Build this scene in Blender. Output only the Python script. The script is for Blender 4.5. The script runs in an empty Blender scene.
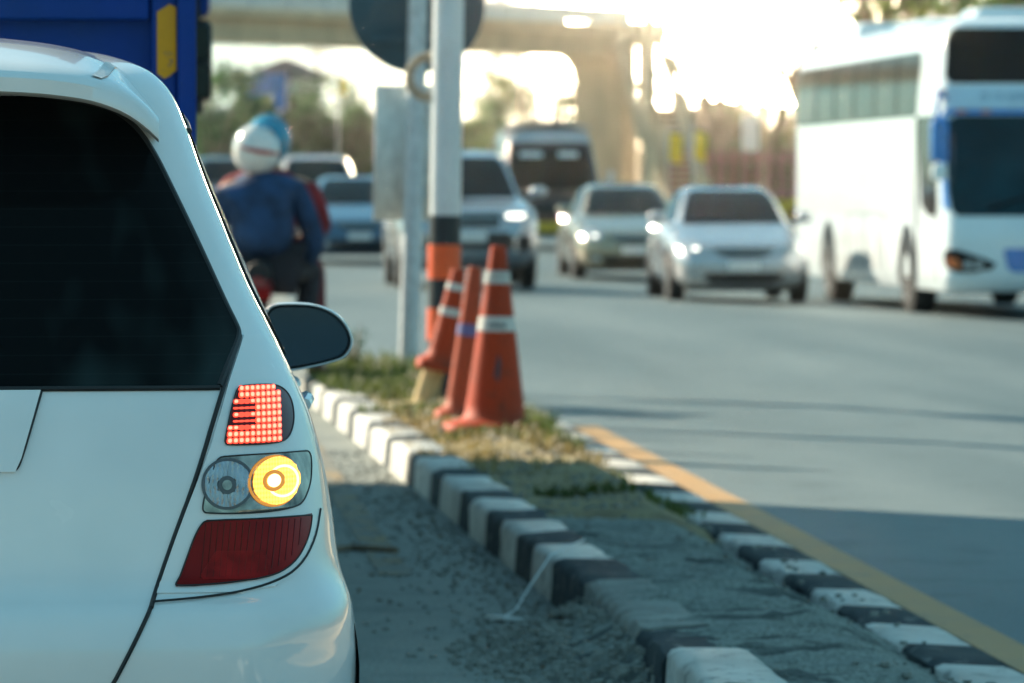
import bpy, bmesh, math, random
import numpy as np
from mathutils import Vector, Matrix, Euler

random.seed(7)
R = math.radians
scene = bpy.context.scene
COL = scene.collection

# ------------------------------------------------------------------ camera
F = 4900.0                    # focal length in pixels of a 1024 wide frame
CH = 1.28
cam_d = bpy.data.cameras.new("camera")
cam = bpy.data.objects.new("camera", cam_d)
COL.objects.link(cam)
cam_d.sensor_width = 36.0
cam_d.lens = 36.0 * F / 1024.0
cam_d.clip_start = 0.1
cam_d.clip_end = 20000
cam.location = (0, 0, CH)
cam.rotation_euler = (R(90) - math.atan(151.5 / F), 0, -math.atan(372.0 / F))
cam_d.dof.use_dof = True
cam_d.dof.focus_distance = 8.35
cam_d.dof.aperture_fstop = 8.2
cam_d.dof.aperture_blades = 0
scene.camera = cam

# ------------------------------------------------------------------ light
SUN_AZ, SUN_EL = R(-45), R(27)
world = bpy.data.worlds.new("World")
scene.world = world
world.use_nodes = True
wn_ = world.node_tree.nodes
wl_ = world.node_tree.links
wn_.clear()
sky = wn_.new('ShaderNodeTexSky')
sky.sky_type = 'NISHITA'
sky.sun_disc = False
sky.sun_elevation = SUN_EL
sky.sun_rotation = SUN_AZ
sky.altitude = 50
sky.air_density = 1.0
sky.dust_density = .7
sky.ozone_density = 1.2
bg = wn_.new('ShaderNodeBackground')
bg.inputs['Strength'].default_value = 0.049
wout = wn_.new('ShaderNodeOutputWorld')
tint = wn_.new('ShaderNodeMixRGB'); tint.blend_type = 'MULTIPLY'; tint.inputs[0].default_value = 1.0
tint.inputs[2].default_value = (.50, .98, 1.10, 1)
wl_.new(sky.outputs['Color'], tint.inputs[1])
thin = wn_.new('ShaderNodeMixRGB'); thin.inputs[0].default_value = .45
thin.inputs[2].default_value = (3.1, 6.5, 7.3, 1)          # pale cyan mixed into the whole sky to colour its light
wl_.new(tint.outputs['Color'], thin.inputs[1])
wl_.new(thin.outputs['Color'], bg.inputs['Color'])
# warm glow lobe added to the sky to stand in for lens flare
geo = wn_.new('ShaderNodeTexCoord')
dot = wn_.new('ShaderNodeVectorMath'); dot.operation = 'DOT_PRODUCT'
gd = Vector((0.1155, 0.992, 0.034)).normalized()
dot.inputs[1].default_value = gd
nrm = wn_.new('ShaderNodeVectorMath'); nrm.operation = 'NORMALIZE'
wl_.new(geo.outputs['Generated'], nrm.inputs[0])
wl_.new(nrm.outputs['Vector'], dot.inputs[0])
mr = wn_.new('ShaderNodeMapRange')
mr.inputs['From Min'].default_value = math.cos(R(2.5))
mr.inputs['From Max'].default_value = 1.0
wl_.new(dot.outputs['Value'], mr.inputs['Value'])
pw = wn_.new('ShaderNodeMath'); pw.operation = 'POWER'; pw.inputs[1].default_value = 2.0
wl_.new(mr.outputs['Result'], pw.inputs[0])
mu = wn_.new('ShaderNodeMath'); mu.operation = 'MULTIPLY'; mu.inputs[1].default_value = 150.0
wl_.new(pw.outputs[0], mu.inputs[0])
bg2 = wn_.new('ShaderNodeBackground')
bg2.inputs['Color'].default_value = (1.0, 0.80, 0.54, 1)
wl_.new(mu.outputs[0], bg2.inputs['Strength'])
addw = wn_.new('ShaderNodeAddShader')
wl_.new(bg.outputs[0], addw.inputs[0]); wl_.new(bg2.outputs[0], addw.inputs[1])
wl_.new(addw.outputs[0], wout.inputs['Surface'])

to_sun = Vector((math.sin(SUN_AZ) * math.cos(SUN_EL), math.cos(SUN_AZ) * math.cos(SUN_EL), math.sin(SUN_EL)))
sun_d = bpy.data.lights.new("sun", 'SUN')
sun_d.energy = 4.8
sun_d.angle = R(0.55)
sun_d.color = (1.0, 0.86, 0.66)
sun = bpy.data.objects.new("sun", sun_d)
COL.objects.link(sun)
sun.rotation_euler = (-to_sun).to_track_quat('-Z', 'Y').to_euler()
sun.location = to_sun * 60

scene.view_settings.view_transform = 'Standard'
scene.view_settings.look = 'None'
scene.view_settings.exposure = 1.32
scene.view_settings.gamma = 1.0
scene.view_settings.use_curve_mapping = False
scene.render.engine = 'CYCLES'
cy = scene.cycles
cy.use_denoising = True
cy.max_bounces = 7
cy.diffuse_bounces = 3
cy.glossy_bounces = 4
cy.transmission_bounces = 6
cy.volume_bounces = 0
cy.transparent_max_bounces = 12
cy.sample_clamp_indirect = 6.0
cy.use_adaptive_sampling = True
cy.adaptive_threshold = 0.015

# ------------------------------------------------------------------ placing helpers
CR = cam.rotation_euler.to_matrix()
def ray(px, py):
    return CR @ Vector(((px - 512.0) / F, -(py - 341.5) / F, -1.0))
def dp(px, py, Y):
    r = ray(px, py); t = Y / r.y
    return Vector((r.x * t, Y, CH + r.z * t))
def gz(X, Y):
    """cross fall to the right and a slight rise far away"""
    z = -0.034 * min(max(X - 4.0, 0.0), 9.0)
    k = min(max((Y - 66.0) / 60.0, 0.0), 2.2)
    return z * max(0, 1 - k * .6) + 0.33 * k

# ------------------------------------------------------------------ materials
def nt(name):
    m = bpy.data.materials.new(name); m.use_nodes = True
    return m, m.node_tree.nodes, m.node_tree.links, m.node_tree.nodes['Principled BSDF']
def mat(name, col, rough=0.5, metal=0.0, var=0.12, scale=8.0, bump=0.0, bscale=60.0, coat=0.0, spec=0.5,
        emit=None, estr=0.0, trans=0.0, rvar=0.0, col2=None, stretch=(1, 1, 1), detail=5.0):
    m, n, l, p = nt(name)
    tc = n.new('ShaderNodeTexCoord')
    mp = n.new('ShaderNodeMapping'); mp.inputs['Scale'].default_value = stretch
    l.new(tc.outputs['Object'], mp.inputs['Vector'])
    nz = n.new('ShaderNodeTexNoise'); nz.inputs['Scale'].default_value = scale; nz.inputs['Detail'].default_value = detail
    l.new(mp.outputs['Vector'], nz.inputs['Vector'])
    rp = n.new('ShaderNodeValToRGB')
    a = [max(0, c * (1 - var)) for c in col[:3]]
    b = [min(1, c * (1 + var)) for c in (col2 or col)[:3]]
    rp.color_ramp.elements[0].position = 0.3; rp.color_ramp.elements[1].position = 0.7
    rp.color_ramp.elements[0].color = (*a, 1); rp.color_ramp.elements[1].color = (*b, 1)
    l.new(nz.outputs['Fac'], rp.inputs['Fac'])
    l.new(rp.outputs['Color'], p.inputs['Base Color'])
    p.inputs['Roughness'].default_value = rough
    if rvar:
        r_ = n.new('ShaderNodeMapRange'); r_.inputs['To Min'].default_value = max(0, rough - rvar); r_.inputs['To Max'].default_value = min(1, rough + rvar)
        l.new(nz.outputs['Fac'], r_.inputs['Value']); l.new(r_.outputs['Result'], p.inputs['Roughness'])
    p.inputs['Metallic'].default_value = metal
    p.inputs['Coat Weight'].default_value = coat
    p.inputs['Coat Roughness'].default_value = 0.04
    p.inputs['Specular IOR Level'].default_value = spec
    p.inputs['Transmission Weight'].default_value = trans
    if emit:
        p.inputs['Emission Color'].default_value = (*emit, 1); p.inputs['Emission Strength'].default_value = estr
    if bump:
        nb = n.new('ShaderNodeTexNoise'); nb.inputs['Scale'].default_value = bscale; nb.inputs['Detail'].default_value = 4
        l.new(mp.outputs['Vector'], nb.inputs['Vector'])
        bp = n.new('ShaderNodeBump'); bp.inputs['Strength'].default_value = bump; bp.inputs['Distance'].default_value = 0.02
        l.new(nb.outputs['Fac'], bp.inputs['Height']); l.new(bp.outputs['Normal'], p.inputs['Normal'])
    return m

def leaf_mat(name, col, trans=0.45):
    m, n, l, p = nt(name)
    tc = n.new('ShaderNodeTexCoord')
    nz = n.new('ShaderNodeTexNoise'); nz.inputs['Scale'].default_value = 1.3
    l.new(tc.outputs['Object'], nz.inputs['Vector'])
    rp = n.new('ShaderNodeValToRGB')
    rp.color_ramp.elements[0].color = (*[c * .6 for c in col], 1); rp.color_ramp.elements[1].color = (*[min(1, c * 1.5) for c in col], 1)
    rp.color_ramp.elements[0].position = .3; rp.color_ramp.elements[1].position = .7
    l.new(nz.outputs['Fac'], rp.inputs['Fac']); l.new(rp.outputs['Color'], p.inputs['Base Color'])
    p.inputs['Roughness'].default_value = 0.55
    t = n.new('ShaderNodeBsdfTranslucent'); l.new(rp.outputs['Color'], t.inputs['Color'])
    mx = n.new('ShaderNodeMixShader'); mx.inputs[0].default_value = trans
    l.new(p.outputs[0], mx.inputs[1]); l.new(t.outputs[0], mx.inputs[2])
    l.new(mx.outputs[0], n['Material Output'].inputs['Surface'])
    return m

def asphalt(name, c1, c2, c3, rough, bump=0.5, streak=True, mst=None, hard=.55):
    m, n, l, p = nt(name)
    tc = n.new('ShaderNodeTexCoord')
    big = n.new('ShaderNodeTexNoise'); big.inputs['Scale'].default_value = .55; big.inputs['Detail'].default_value = 6
    mp = n.new('ShaderNodeMapping'); mp.inputs['Scale'].default_value = (1.3, 0.16, 1)
    l.new(tc.outputs['Object'], mp.inputs['Vector']); l.new(mp.outputs['Vector'], big.inputs['Vector'])
    fine = n.new('ShaderNodeTexNoise'); fine.inputs['Scale'].default_value = 90; fine.inputs['Detail'].default_value = 3
    l.new(tc.outputs['Object'], fine.inputs['Vector'])
    mid = n.new('ShaderNodeTexNoise'); mid.inputs['Scale'].default_value = 2.3; mid.inputs['Detail'].default_value = 8; mid.inputs['Roughness'].default_value = .65
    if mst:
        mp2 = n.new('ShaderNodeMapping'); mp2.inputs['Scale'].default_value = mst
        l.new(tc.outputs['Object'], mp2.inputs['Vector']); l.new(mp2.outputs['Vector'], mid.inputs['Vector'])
    else: l.new(tc.outputs['Object'], mid.inputs['Vector'])
    r1 = n.new('ShaderNodeValToRGB'); e = r1.color_ramp.elements
    e[0].position = .32; e[0].color = (*c1, 1); e[1].position = .68; e[1].color = (*c2, 1)
    l.new((big if streak else mid).outputs['Fac'], r1.inputs['Fac'])
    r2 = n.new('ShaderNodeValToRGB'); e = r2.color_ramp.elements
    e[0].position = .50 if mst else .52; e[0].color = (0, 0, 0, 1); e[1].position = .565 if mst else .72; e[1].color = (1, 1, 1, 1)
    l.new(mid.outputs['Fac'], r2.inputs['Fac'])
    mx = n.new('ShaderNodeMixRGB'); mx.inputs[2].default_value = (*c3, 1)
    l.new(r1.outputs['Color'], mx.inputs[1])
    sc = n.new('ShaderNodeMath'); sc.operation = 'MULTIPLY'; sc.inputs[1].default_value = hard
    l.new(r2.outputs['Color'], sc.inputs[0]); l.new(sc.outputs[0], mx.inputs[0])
    mx2 = n.new('ShaderNodeMixRGB'); mx2.blend_type = 'MULTIPLY'; mx2.inputs[0].default_value = .75
    r3 = n.new('ShaderNodeValToRGB'); e = r3.color_ramp.elements
    e[0].position = .3; e[0].color = (.5, .5, .5, 1); e[1].position = .7; e[1].color = (1.35, 1.35, 1.35, 1)
    l.new(fine.outputs['Fac'], r3.inputs['Fac'])
    l.new(mx.outputs['Color'], mx2.inputs[1]); l.new(r3.outputs['Color'], mx2.inputs[2])
    l.new(mx2.outputs['Color'], p.inputs['Base Color'])
    p.inputs['Roughness'].default_value = rough
    p.inputs['Specular IOR Level'].default_value = .25
    bp = n.new('ShaderNodeBump'); bp.inputs['Strength'].default_value = bump; bp.inputs['Distance'].default_value = .012
    l.new(fine.outputs['Fac'], bp.inputs['Height']); l.new(bp.outputs['Normal'], p.inputs['Normal'])
    return m

def paint_worn(name, col, under, wear=.5, scale=14, rough=.6, grime=(.1, .09, .075)):
    """painted surface with chips down to what is underneath, and dirt"""
    m, n, l, p = nt(name)
    tc = n.new('ShaderNodeTexCoord')
    nz = n.new('ShaderNodeTexNoise'); nz.inputs['Scale'].default_value = scale; nz.inputs['Detail'].default_value = 9; nz.inputs['Roughness'].default_value = .7
    l.new(tc.outputs['Object'], nz.inputs['Vector'])
    rp = n.new('ShaderNodeValToRGB'); e = rp.color_ramp.elements
    e[0].position = wear; e[0].color = (*col, 1); e[1].position = wear + .07; e[1].color = (*under, 1)
    l.new(nz.outputs['Fac'], rp.inputs['Fac'])
    n2 = n.new('ShaderNodeTexNoise'); n2.inputs['Scale'].default_value = 3; n2.inputs['Detail'].default_value = 6
    l.new(tc.outputs['Object'], n2.inputs['Vector'])
    r2 = n.new('ShaderNodeValToRGB'); e = r2.color_ramp.elements
    e[0].position = .42; e[0].color = (0, 0, 0, 1); e[1].position = .75; e[1].color = (.55, .55, .55, 1)
    l.new(n2.outputs['Fac'], r2.inputs['Fac'])
    mx = n.new('ShaderNodeMixRGB'); mx.inputs[2].default_value = (*grime, 1)
    l.new(r2.outputs['Color'], mx.inputs[0]); l.new(rp.outputs['Color'], mx.inputs[1])
    l.new(mx.outputs['Color'], p.inputs['Base Color'])
    p.inputs['Roughness'].default_value = rough; p.inputs['Specular IOR Level'].default_value = .18
    bp = n.new('ShaderNodeBump'); bp.inputs['Strength'].default_value = .35; bp.inputs['Distance'].default_value = .01
    l.new(nz.outputs['Fac'], bp.inputs['Height']); l.new(bp.outputs['Normal'], p.inputs['Normal'])
    return m

M = {}
M['asphalt'] = asphalt('asphalt', (.088, .13, .14), (.16, .205, .21), (.07, .10, .11), .6, hard=.75)
M['asphalt_left'] = asphalt('asphalt_left', (.19, .215, .20), (.33, .345, .31), (.10, .12, .115), .8, .9, False)
M['broken'] = asphalt('broken_asphalt', (.19, .22, .205), (.34, .36, .32), (.05, .065, .065), .85, .8, False, (.6, 2.8, 1), .85)  # stretched dark streaks painted in for the shade in its hollows
M['dirt'] = mat('dirt', (.27, .20, .115), .95, var=.4, scale=3.5, bump=1.0, bscale=45, col2=(.24, .2, .10), detail=9)
M['earth'] = mat('earth', (.20, .16, .10), .95, var=.3, scale=.4, bump=.5, bscale=12)
M['yellow_line'] = paint_worn('yellow_line', (.44, .255, .105), (.22, .17, .12), .58, 7, .6, (.3, .22, .13))
M['yellow_faint'] = paint_worn('yellow_faint', (.30, .22, .12), (.19, .20, .18), .44, 5, .8, (.16, .16, .14))
M['kerb_white'] = paint_worn('kerb_white', (.62, .61, .56), (.27, .27, .25), .555, 13, .6, (.2, .19, .165))
M['kerb_black'] = paint_worn('kerb_black', (.03, .043, .05), (.22, .23, .22), .575, 13, .85, (.10, .11, .105))
M['kerb_bare'] = mat('kerb_bare', (.25, .26, .235), .9, var=.25, scale=9, bump=.6)
M['grass'] = leaf_mat('grass', (.10, .13, .03), .4)
M['dry_grass'] = leaf_mat('dry_grass', (.26, .20, .08), .4)
M['white_paint'] = mat('white_car_paint', (.70, .735, .735), .25, var=.045, scale=3.5, coat=.85, spec=.5, col2=(.76, .77, .765), detail=8, rvar=.08)
M['car_glass'] = mat('tinted_glass', (.004, .006, .007), .05, var=.3, scale=3, spec=.25)
M['rubber'] = mat('rubber', (.013, .014, .015), .7, var=.3)
M['black_trim'] = mat('black_trim', (.008, .009, .01), .45, var=.2)
M['alloy'] = mat('alloy', (.45, .46, .47), .35, .8, var=.1)
M['chrome'] = mat('chrome', (.7, .71, .72), .12, 1.0, var=.03)
M['silver_paint'] = mat('silver_paint', (.50, .52, .54), .28, .55, var=.04, coat=.9)
M['white_silver'] = mat('white_silver_paint', (.46, .47, .49), .26, .6, var=.04, coat=.9)
M['gold_paint'] = mat('gold_paint', (.34, .29, .20), .26, .6, var=.04, coat=.9)
M['blue_grey_paint'] = mat('blue_grey_paint', (.035, .10, .18), .28, .4, var=.05, coat=.9)
M['rose_paint'] = mat('rose_beige_paint', (.42, .34, .32), .3, .35, var=.05, coat=.9)
M['brown_paint'] = mat('dark_brown_paint', (.075, .028, .016), .3, .2, var=.15, coat=.8)
M['pickup_paint'] = mat('pickup_paint', (.36, .40, .44), .28, .55, var=.05, coat=.9)
M['lamp_lit'] = mat('lamp_lit', (.9, .88, .8), .1, emit=(1, .93, .78), estr=1.5)
M['lamp_glass'] = mat('lamp_glass', (.42, .45, .47), .08, .5, var=.15, scale=20)
M['plate'] = mat('number_plate', (.62, .63, .62), .5, var=.1, scale=20)
M['plate_yellow'] = mat('yellow_plate', (.65, .42, .03), .5, var=.1, scale=10)
M['truck_blue'] = paint_worn('truck_blue', (.003, .040, .235), (.01, .045, .13), .66, 6, .5, (.006, .045, .14))
M['truck_blue'].node_tree.nodes['Principled BSDF'].inputs['Specular IOR Level'].default_value = .12
M['truck_dark'] = mat('truck_dark', (.02, .022, .025), .7, var=.3)
M['amber_tape'] = paint_worn('amber_tape', (.62, .30, .012), (.08, .08, .14), .62, 18, .45)
M['cone'] = paint_worn('cone_orange', (.44, .05, .014), (.28, .05, .022), .55, 11, .6, (.15, .04, .02))
M['cone_pink'] = paint_worn('cone_faded', (.44, .075, .03), (.32, .08, .045), .56, 11, .6, (.2, .065, .04))
M['reflective'] = paint_worn('reflective_band', (.62, .61, .56), (.4, .38, .33), .60, 20, .4)
M['ink'] = mat('ink', (.06, .07, .09), .7)
M['blue_ink'] = mat('blue_ink', (.13, .13, .30), .6)
M['post_white'] = paint_worn('post_white', (.68, .70, .70), (.5, .5, .48), .66, 9, .38, (.42, .43, .42))
M['post_white'].node_tree.nodes['Principled BSDF'].inputs['Specular IOR Level'].default_value = .9
M['post_black'] = mat('post_black', (.012, .016, .018), .45, var=.2)
M['post_orange'] = mat('post_orange', (.80, .10, .012), .45, var=.08)
M['galv'] = mat('galvanised', (.55, .58, .59), .5, .15, var=.16, scale=16, bump=.15)
M['galv_spangle'] = mat('galvanised_mottled', (.72, .73, .69), .65, .0, var=.25, scale=26, bump=.2, col2=(.70, .71, .67), stretch=(1, 1, .35))
M['sign_back'] = mat('sign_back', (.045, .085, .105), .6, .1, var=.12, scale=4)
M['rope'] = mat('rope', (.30, .27, .21), .9, var=.3, scale=40, bump=.8)
M['cream'] = paint_worn('cream_block', (.55, .42, .22), (.35, .28, .18), .6, 9, .8)
M['concrete'] = mat('concrete', (.62, .47, .30), .85, var=.16, scale=1.5, bump=.3, bscale=9, stretch=(1, 1, .4))
M['rail_white'] = mat('rail_panel', (.62, .64, .62), .5, var=.1, scale=2)
M['bus_white'] = mat('bus_white', (.72, .80, .83), .3, var=.05, scale=1.2, coat=.7)
M['bus_blue'] = mat('bus_blue', (.02, .19, .55), .35, var=.15, coat=.5)
M['bus_band'] = mat('bus_band', (.50, .68, .80), .4, var=.06)
M['bus_glass'] = mat('bus_windscreen', (.004, .032, .045), .08, var=.5, scale=1.2, spec=.16)
M['bus_side_glass'] = mat('bus_side_glass', (.035, .026, .018), .12, var=.4, scale=.8, spec=.5)
M['bus_black'] = mat('bus_black', (.005, .005, .007), .3, var=.2, spec=.2)
M['orange_lamp'] = mat('orange_lamp', (.6, .14, .03), .3)
M['jacket_blue'] = mat('jacket_navy', (.010, .040, .105), .85, var=.5, scale=9, bump=1.0, bscale=10)
M['jacket_red'] = mat('jacket_maroon', (.21, .012, .018), .85, var=.3, scale=7, bump=.6, bscale=14)
M['trouser_dark'] = mat('trousers_dark', (.022, .022, .028), .9, var=.3, bump=.5, bscale=20)
M['trouser_red'] = mat('trousers_maroon', (.17, .014, .018), .9, var=.3, bump=.5, bscale=20)
M['skin'] = mat('skin', (.34, .19, .12), .6, var=.1)
M['shoe'] = mat('shoe', (.12, .02, .02), .6)
M['helmet_white'] = mat('helmet_white', (.72, .70, .66), .2, var=.05, coat=.8)
M['helmet_teal'] = mat('helmet_teal', (.012, .22, .36), .2, var=.15, coat=.8)
M['red_stripe'] = mat('red_stripe', (.45, .08, .06), .3)
M['moto_dark'] = mat('moto_dark', (.02, .024, .028), .35, var=.2, coat=.5)
M['moto_red'] = mat('moto_red', (.22, .012, .012), .3, coat=.6)
M['bark'] = mat('bark', (.20, .14, .09), .9, var=.35, scale=6, bump=.8, bscale=14, stretch=(1, 1, .25))
M['leaf_olive'] = leaf_mat('leaf_olive', (.12, .15, .022))
M['leaf_green'] = leaf_mat('leaf_green', (.05, .135, .026))
M['leaf_dark'] = leaf_mat('leaf_dark', (.030, .085, .022))
M['leaf_brown'] = leaf_mat('leaf_brown', (.20, .125, .06))
M['wall_pale'] = mat('wall_pale', (.50, .53, .54), .9, var=.12, scale=.5)
M['roof_grey'] = mat('roof_grey', (.10, .10, .12), .8, var=.2, scale=.7)
M['hoard_blue'] = mat('hoarding_blue', (.015, .16, .46), .6, var=.1, scale=.5)
M['fence_pink'] = mat('fence_pink', (.45, .17, .16), .8, var=.2)
M['flag_yellow'] = mat('flag_yellow', (.85, .58, .02), .8, var=.1)
M['sign_white'] = mat('sign_white', (.8, .8, .76), .6, var=.05)
M['hill'] = mat('hill', (.10, .13, .10), 1, var=.3, scale=.01)
M['stripline'] = mat('plastic_strip', (.62, .64, .62), .5, var=.1)

# ------------------------------------------------------------------ mesh helpers
class MB:
    def __init__(s): s.v = []; s.f = []; s.mi = []
    def add(s, vs, fs, mi=0):
        o = len(s.v); s.v += [tuple(v) for v in vs]
        for f in fs: s.f.append(tuple(i + o for i in f)); s.mi.append(mi)
        return s
    def box(s, c, d, rot=None, mi=0, taper=(1, 1)):
        c = Vector(c); x, y, z = [k / 2 for k in d]
        vs = []
        for sz in (-1, 1):
            tx, ty = taper if sz > 0 else (1, 1)
            for sx, sy in ((-1, -1), (1, -1), (1, 1), (-1, 1)):
                v = Vector((sx * x * tx, sy * y * ty, sz * z))
                if rot is not None: v = rot @ v
                vs.append(c + v)
        return s.add(vs, [(0, 3, 2, 1), (4, 5, 6, 7), (0, 1, 5, 4), (1, 2, 6, 5), (2, 3, 7, 6), (3, 0, 4, 7)], mi)
    def path(s, pts, rad, n=10, mi=0, caps=True, closed=False):
        pts = [Vector(p) for p in pts]; N = len(pts)
        if not hasattr(rad, '__len__'): rad = [rad] * N
        rings = []; prev = None
        for i, p in enumerate(pts):
            if closed: t = pts[(i + 1) % N] - pts[i - 1]
            else: t = pts[min(i + 1, N - 1)] - pts[max(i - 1, 0)]
            t.normalize()
            if prev is None:
                a = Vector((0, 0, 1)) if abs(t.z) < .9 else Vector((1, 0, 0))
                u = t.cross(a).normalized()
            else:
                u = (prev - t * prev.dot(t)).normalized()
            prev = u; w = t.cross(u)
            rings.append([p + (u * math.cos(2 * math.pi * k / n) + w * math.sin(2 * math.pi * k / n)) * rad[i] for k in range(n)])
        vs = [v for r in rings for v in r]; fs = []
        for i in range(N if closed else N - 1):
            j = (i + 1) % N
            for k in range(n):
                fs.append((i * n + k, i * n + (k + 1) % n, j * n + (k + 1) % n, j * n + k))
        if caps and not closed:
            fs.append(tuple(range(n - 1, -1, -1))); fs.append(tuple((N - 1) * n + k for k in range(n)))
        return s.add(vs, fs, mi)
    def lathe(s, prof, n=24, origin=(0, 0, 0), axis='z', mi=0, cap=True):
        o = Vector(origin); vs = []; fs = []
        for r, h in prof:
            for k in range(n):
                a = 2 * math.pi * k / n; c, d = r * math.cos(a), r * math.sin(a)
                vs.append(o + (Vector((c, d, h)) if axis == 'z' else Vector((h, c, d)) if axis == 'x' else Vector((d, h, c))))
        for i in range(len(prof) - 1):
            for k in range(n):
                fs.append((i * n + k, i * n + (k + 1) % n, (i + 1) * n + (k + 1) % n, (i + 1) * n + k))
        if cap:
            fs.append(tuple(range(n - 1, -1, -1))); fs.append(tuple((len(prof) - 1) * n + k for k in range(n)))
        return s.add(vs, fs, mi)
    def prism(s, poly, y0, y1, mi=0):
        """polygon in (x,z) pushed from y0 to y1"""
        n = len(poly)
        vs = [(x, y0, z) for x, z in poly] + [(x, y1, z) for x, z in poly]
        fs = [tuple(range(n)), tuple(range(2 * n - 1, n - 1, -1))]
        fs += [(i, i + n, (i + 1) % n + n, (i + 1) % n) for i in range(n)]
        return s.add(vs, fs, mi)
    def grid(s, rows, mi=0, flip=False):
        nr, nc = len(rows), len(rows[0]); vs = [v for r in rows for v in r]; fs = []
        for i in range(nr - 1):
            for j in range(nc - 1):
                f = (i * nc + j, i * nc + j + 1, (i + 1) * nc + j + 1, (i + 1) * nc + j)
                fs.append(f[::-1] if flip else f)
        return s.add(vs, fs, mi)
    def build(s, name, m, parent=None, smooth=35, bevel=0, loc=None, rot=None, fixn=True, sub=0):
        me = bpy.data.meshes.new(name); me.from_pydata(s.v, [], s.f)
        ms = m if isinstance(m, (list, tuple)) else [m]
        for q in ms: me.materials.append(q)
        if len(ms) > 1: me.polygons.foreach_set('material_index', s.mi)
        if fixn:
            b = bmesh.new(); b.from_mesh(me); bmesh.ops.recalc_face_normals(b, faces=b.faces); b.to_mesh(me); b.free()
        if smooth:
            me.polygons.foreach_set('use_smooth', [True] * len(me.polygons))
            me.set_sharp_from_angle(angle=R(smooth))
        me.update()
        o = bpy.data.objects.new(name, me); COL.objects.link(o)
        if parent is not None: o.parent = parent
        if loc is not None: o.location = loc
        if rot is not None: o.rotation_euler = rot
        if bevel:
            bm_ = o.modifiers.new('bevel', 'BEVEL'); bm_.width = bevel; bm_.segments = 2; bm_.limit_method = 'ANGLE'
        if sub:
            sb = o.modifiers.new('sub', 'SUBSURF'); sb.levels = sub; sb.render_levels = sub
        return o

def tag(o, label=None, cat=None, group=None, kind=None):
    if label: o['label'] = label
    if cat: o['category'] = cat
    if group: o['group'] = group
    if kind: o['kind'] = kind
    return o
def empty(name, loc=(0, 0, 0), rz=0, label=None, cat=None, group=None):
    o = bpy.data.objects.new(name, None); COL.objects.link(o)
    o.location = loc; o.rotation_euler = (0, 0, rz); o.empty_display_size = .3
    return tag(o, label, cat, group)
def copy_tree(o, parent=None):
    c = o.copy(); COL.objects.link(c)
    if parent is not None: c.parent = parent
    for ch in list(o.children): copy_tree(ch, c)
    return c

def pchip(pts):
    pts = sorted(pts); x = np.array([p[0] for p in pts], float); y = np.array([p[1] for p in pts], float)
    h = np.diff(x); d = np.diff(y) / h; m = np.zeros_like(x)
    m[0], m[-1] = d[0], d[-1]
    for i in range(1, len(x) - 1):
        m[i] = 0 if d[i - 1] * d[i] <= 0 else 2 * d[i - 1] * d[i] / (d[i - 1] + d[i])
    def f(t):
        t = min(max(t, x[0]), x[-1]); i = min(max(int(np.searchsorted(x, t) - 1), 0), len(h) - 1)
        u = (t - x[i]) / h[i]
        return float(y[i] * (1 + 2 * u) * (1 - u) ** 2 + h[i] * m[i] * u * (1 - u) ** 2 + y[i + 1] * u * u * (3 - 2 * u) + h[i] * m[i + 1] * u * u * (u - 1))
    return f

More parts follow.
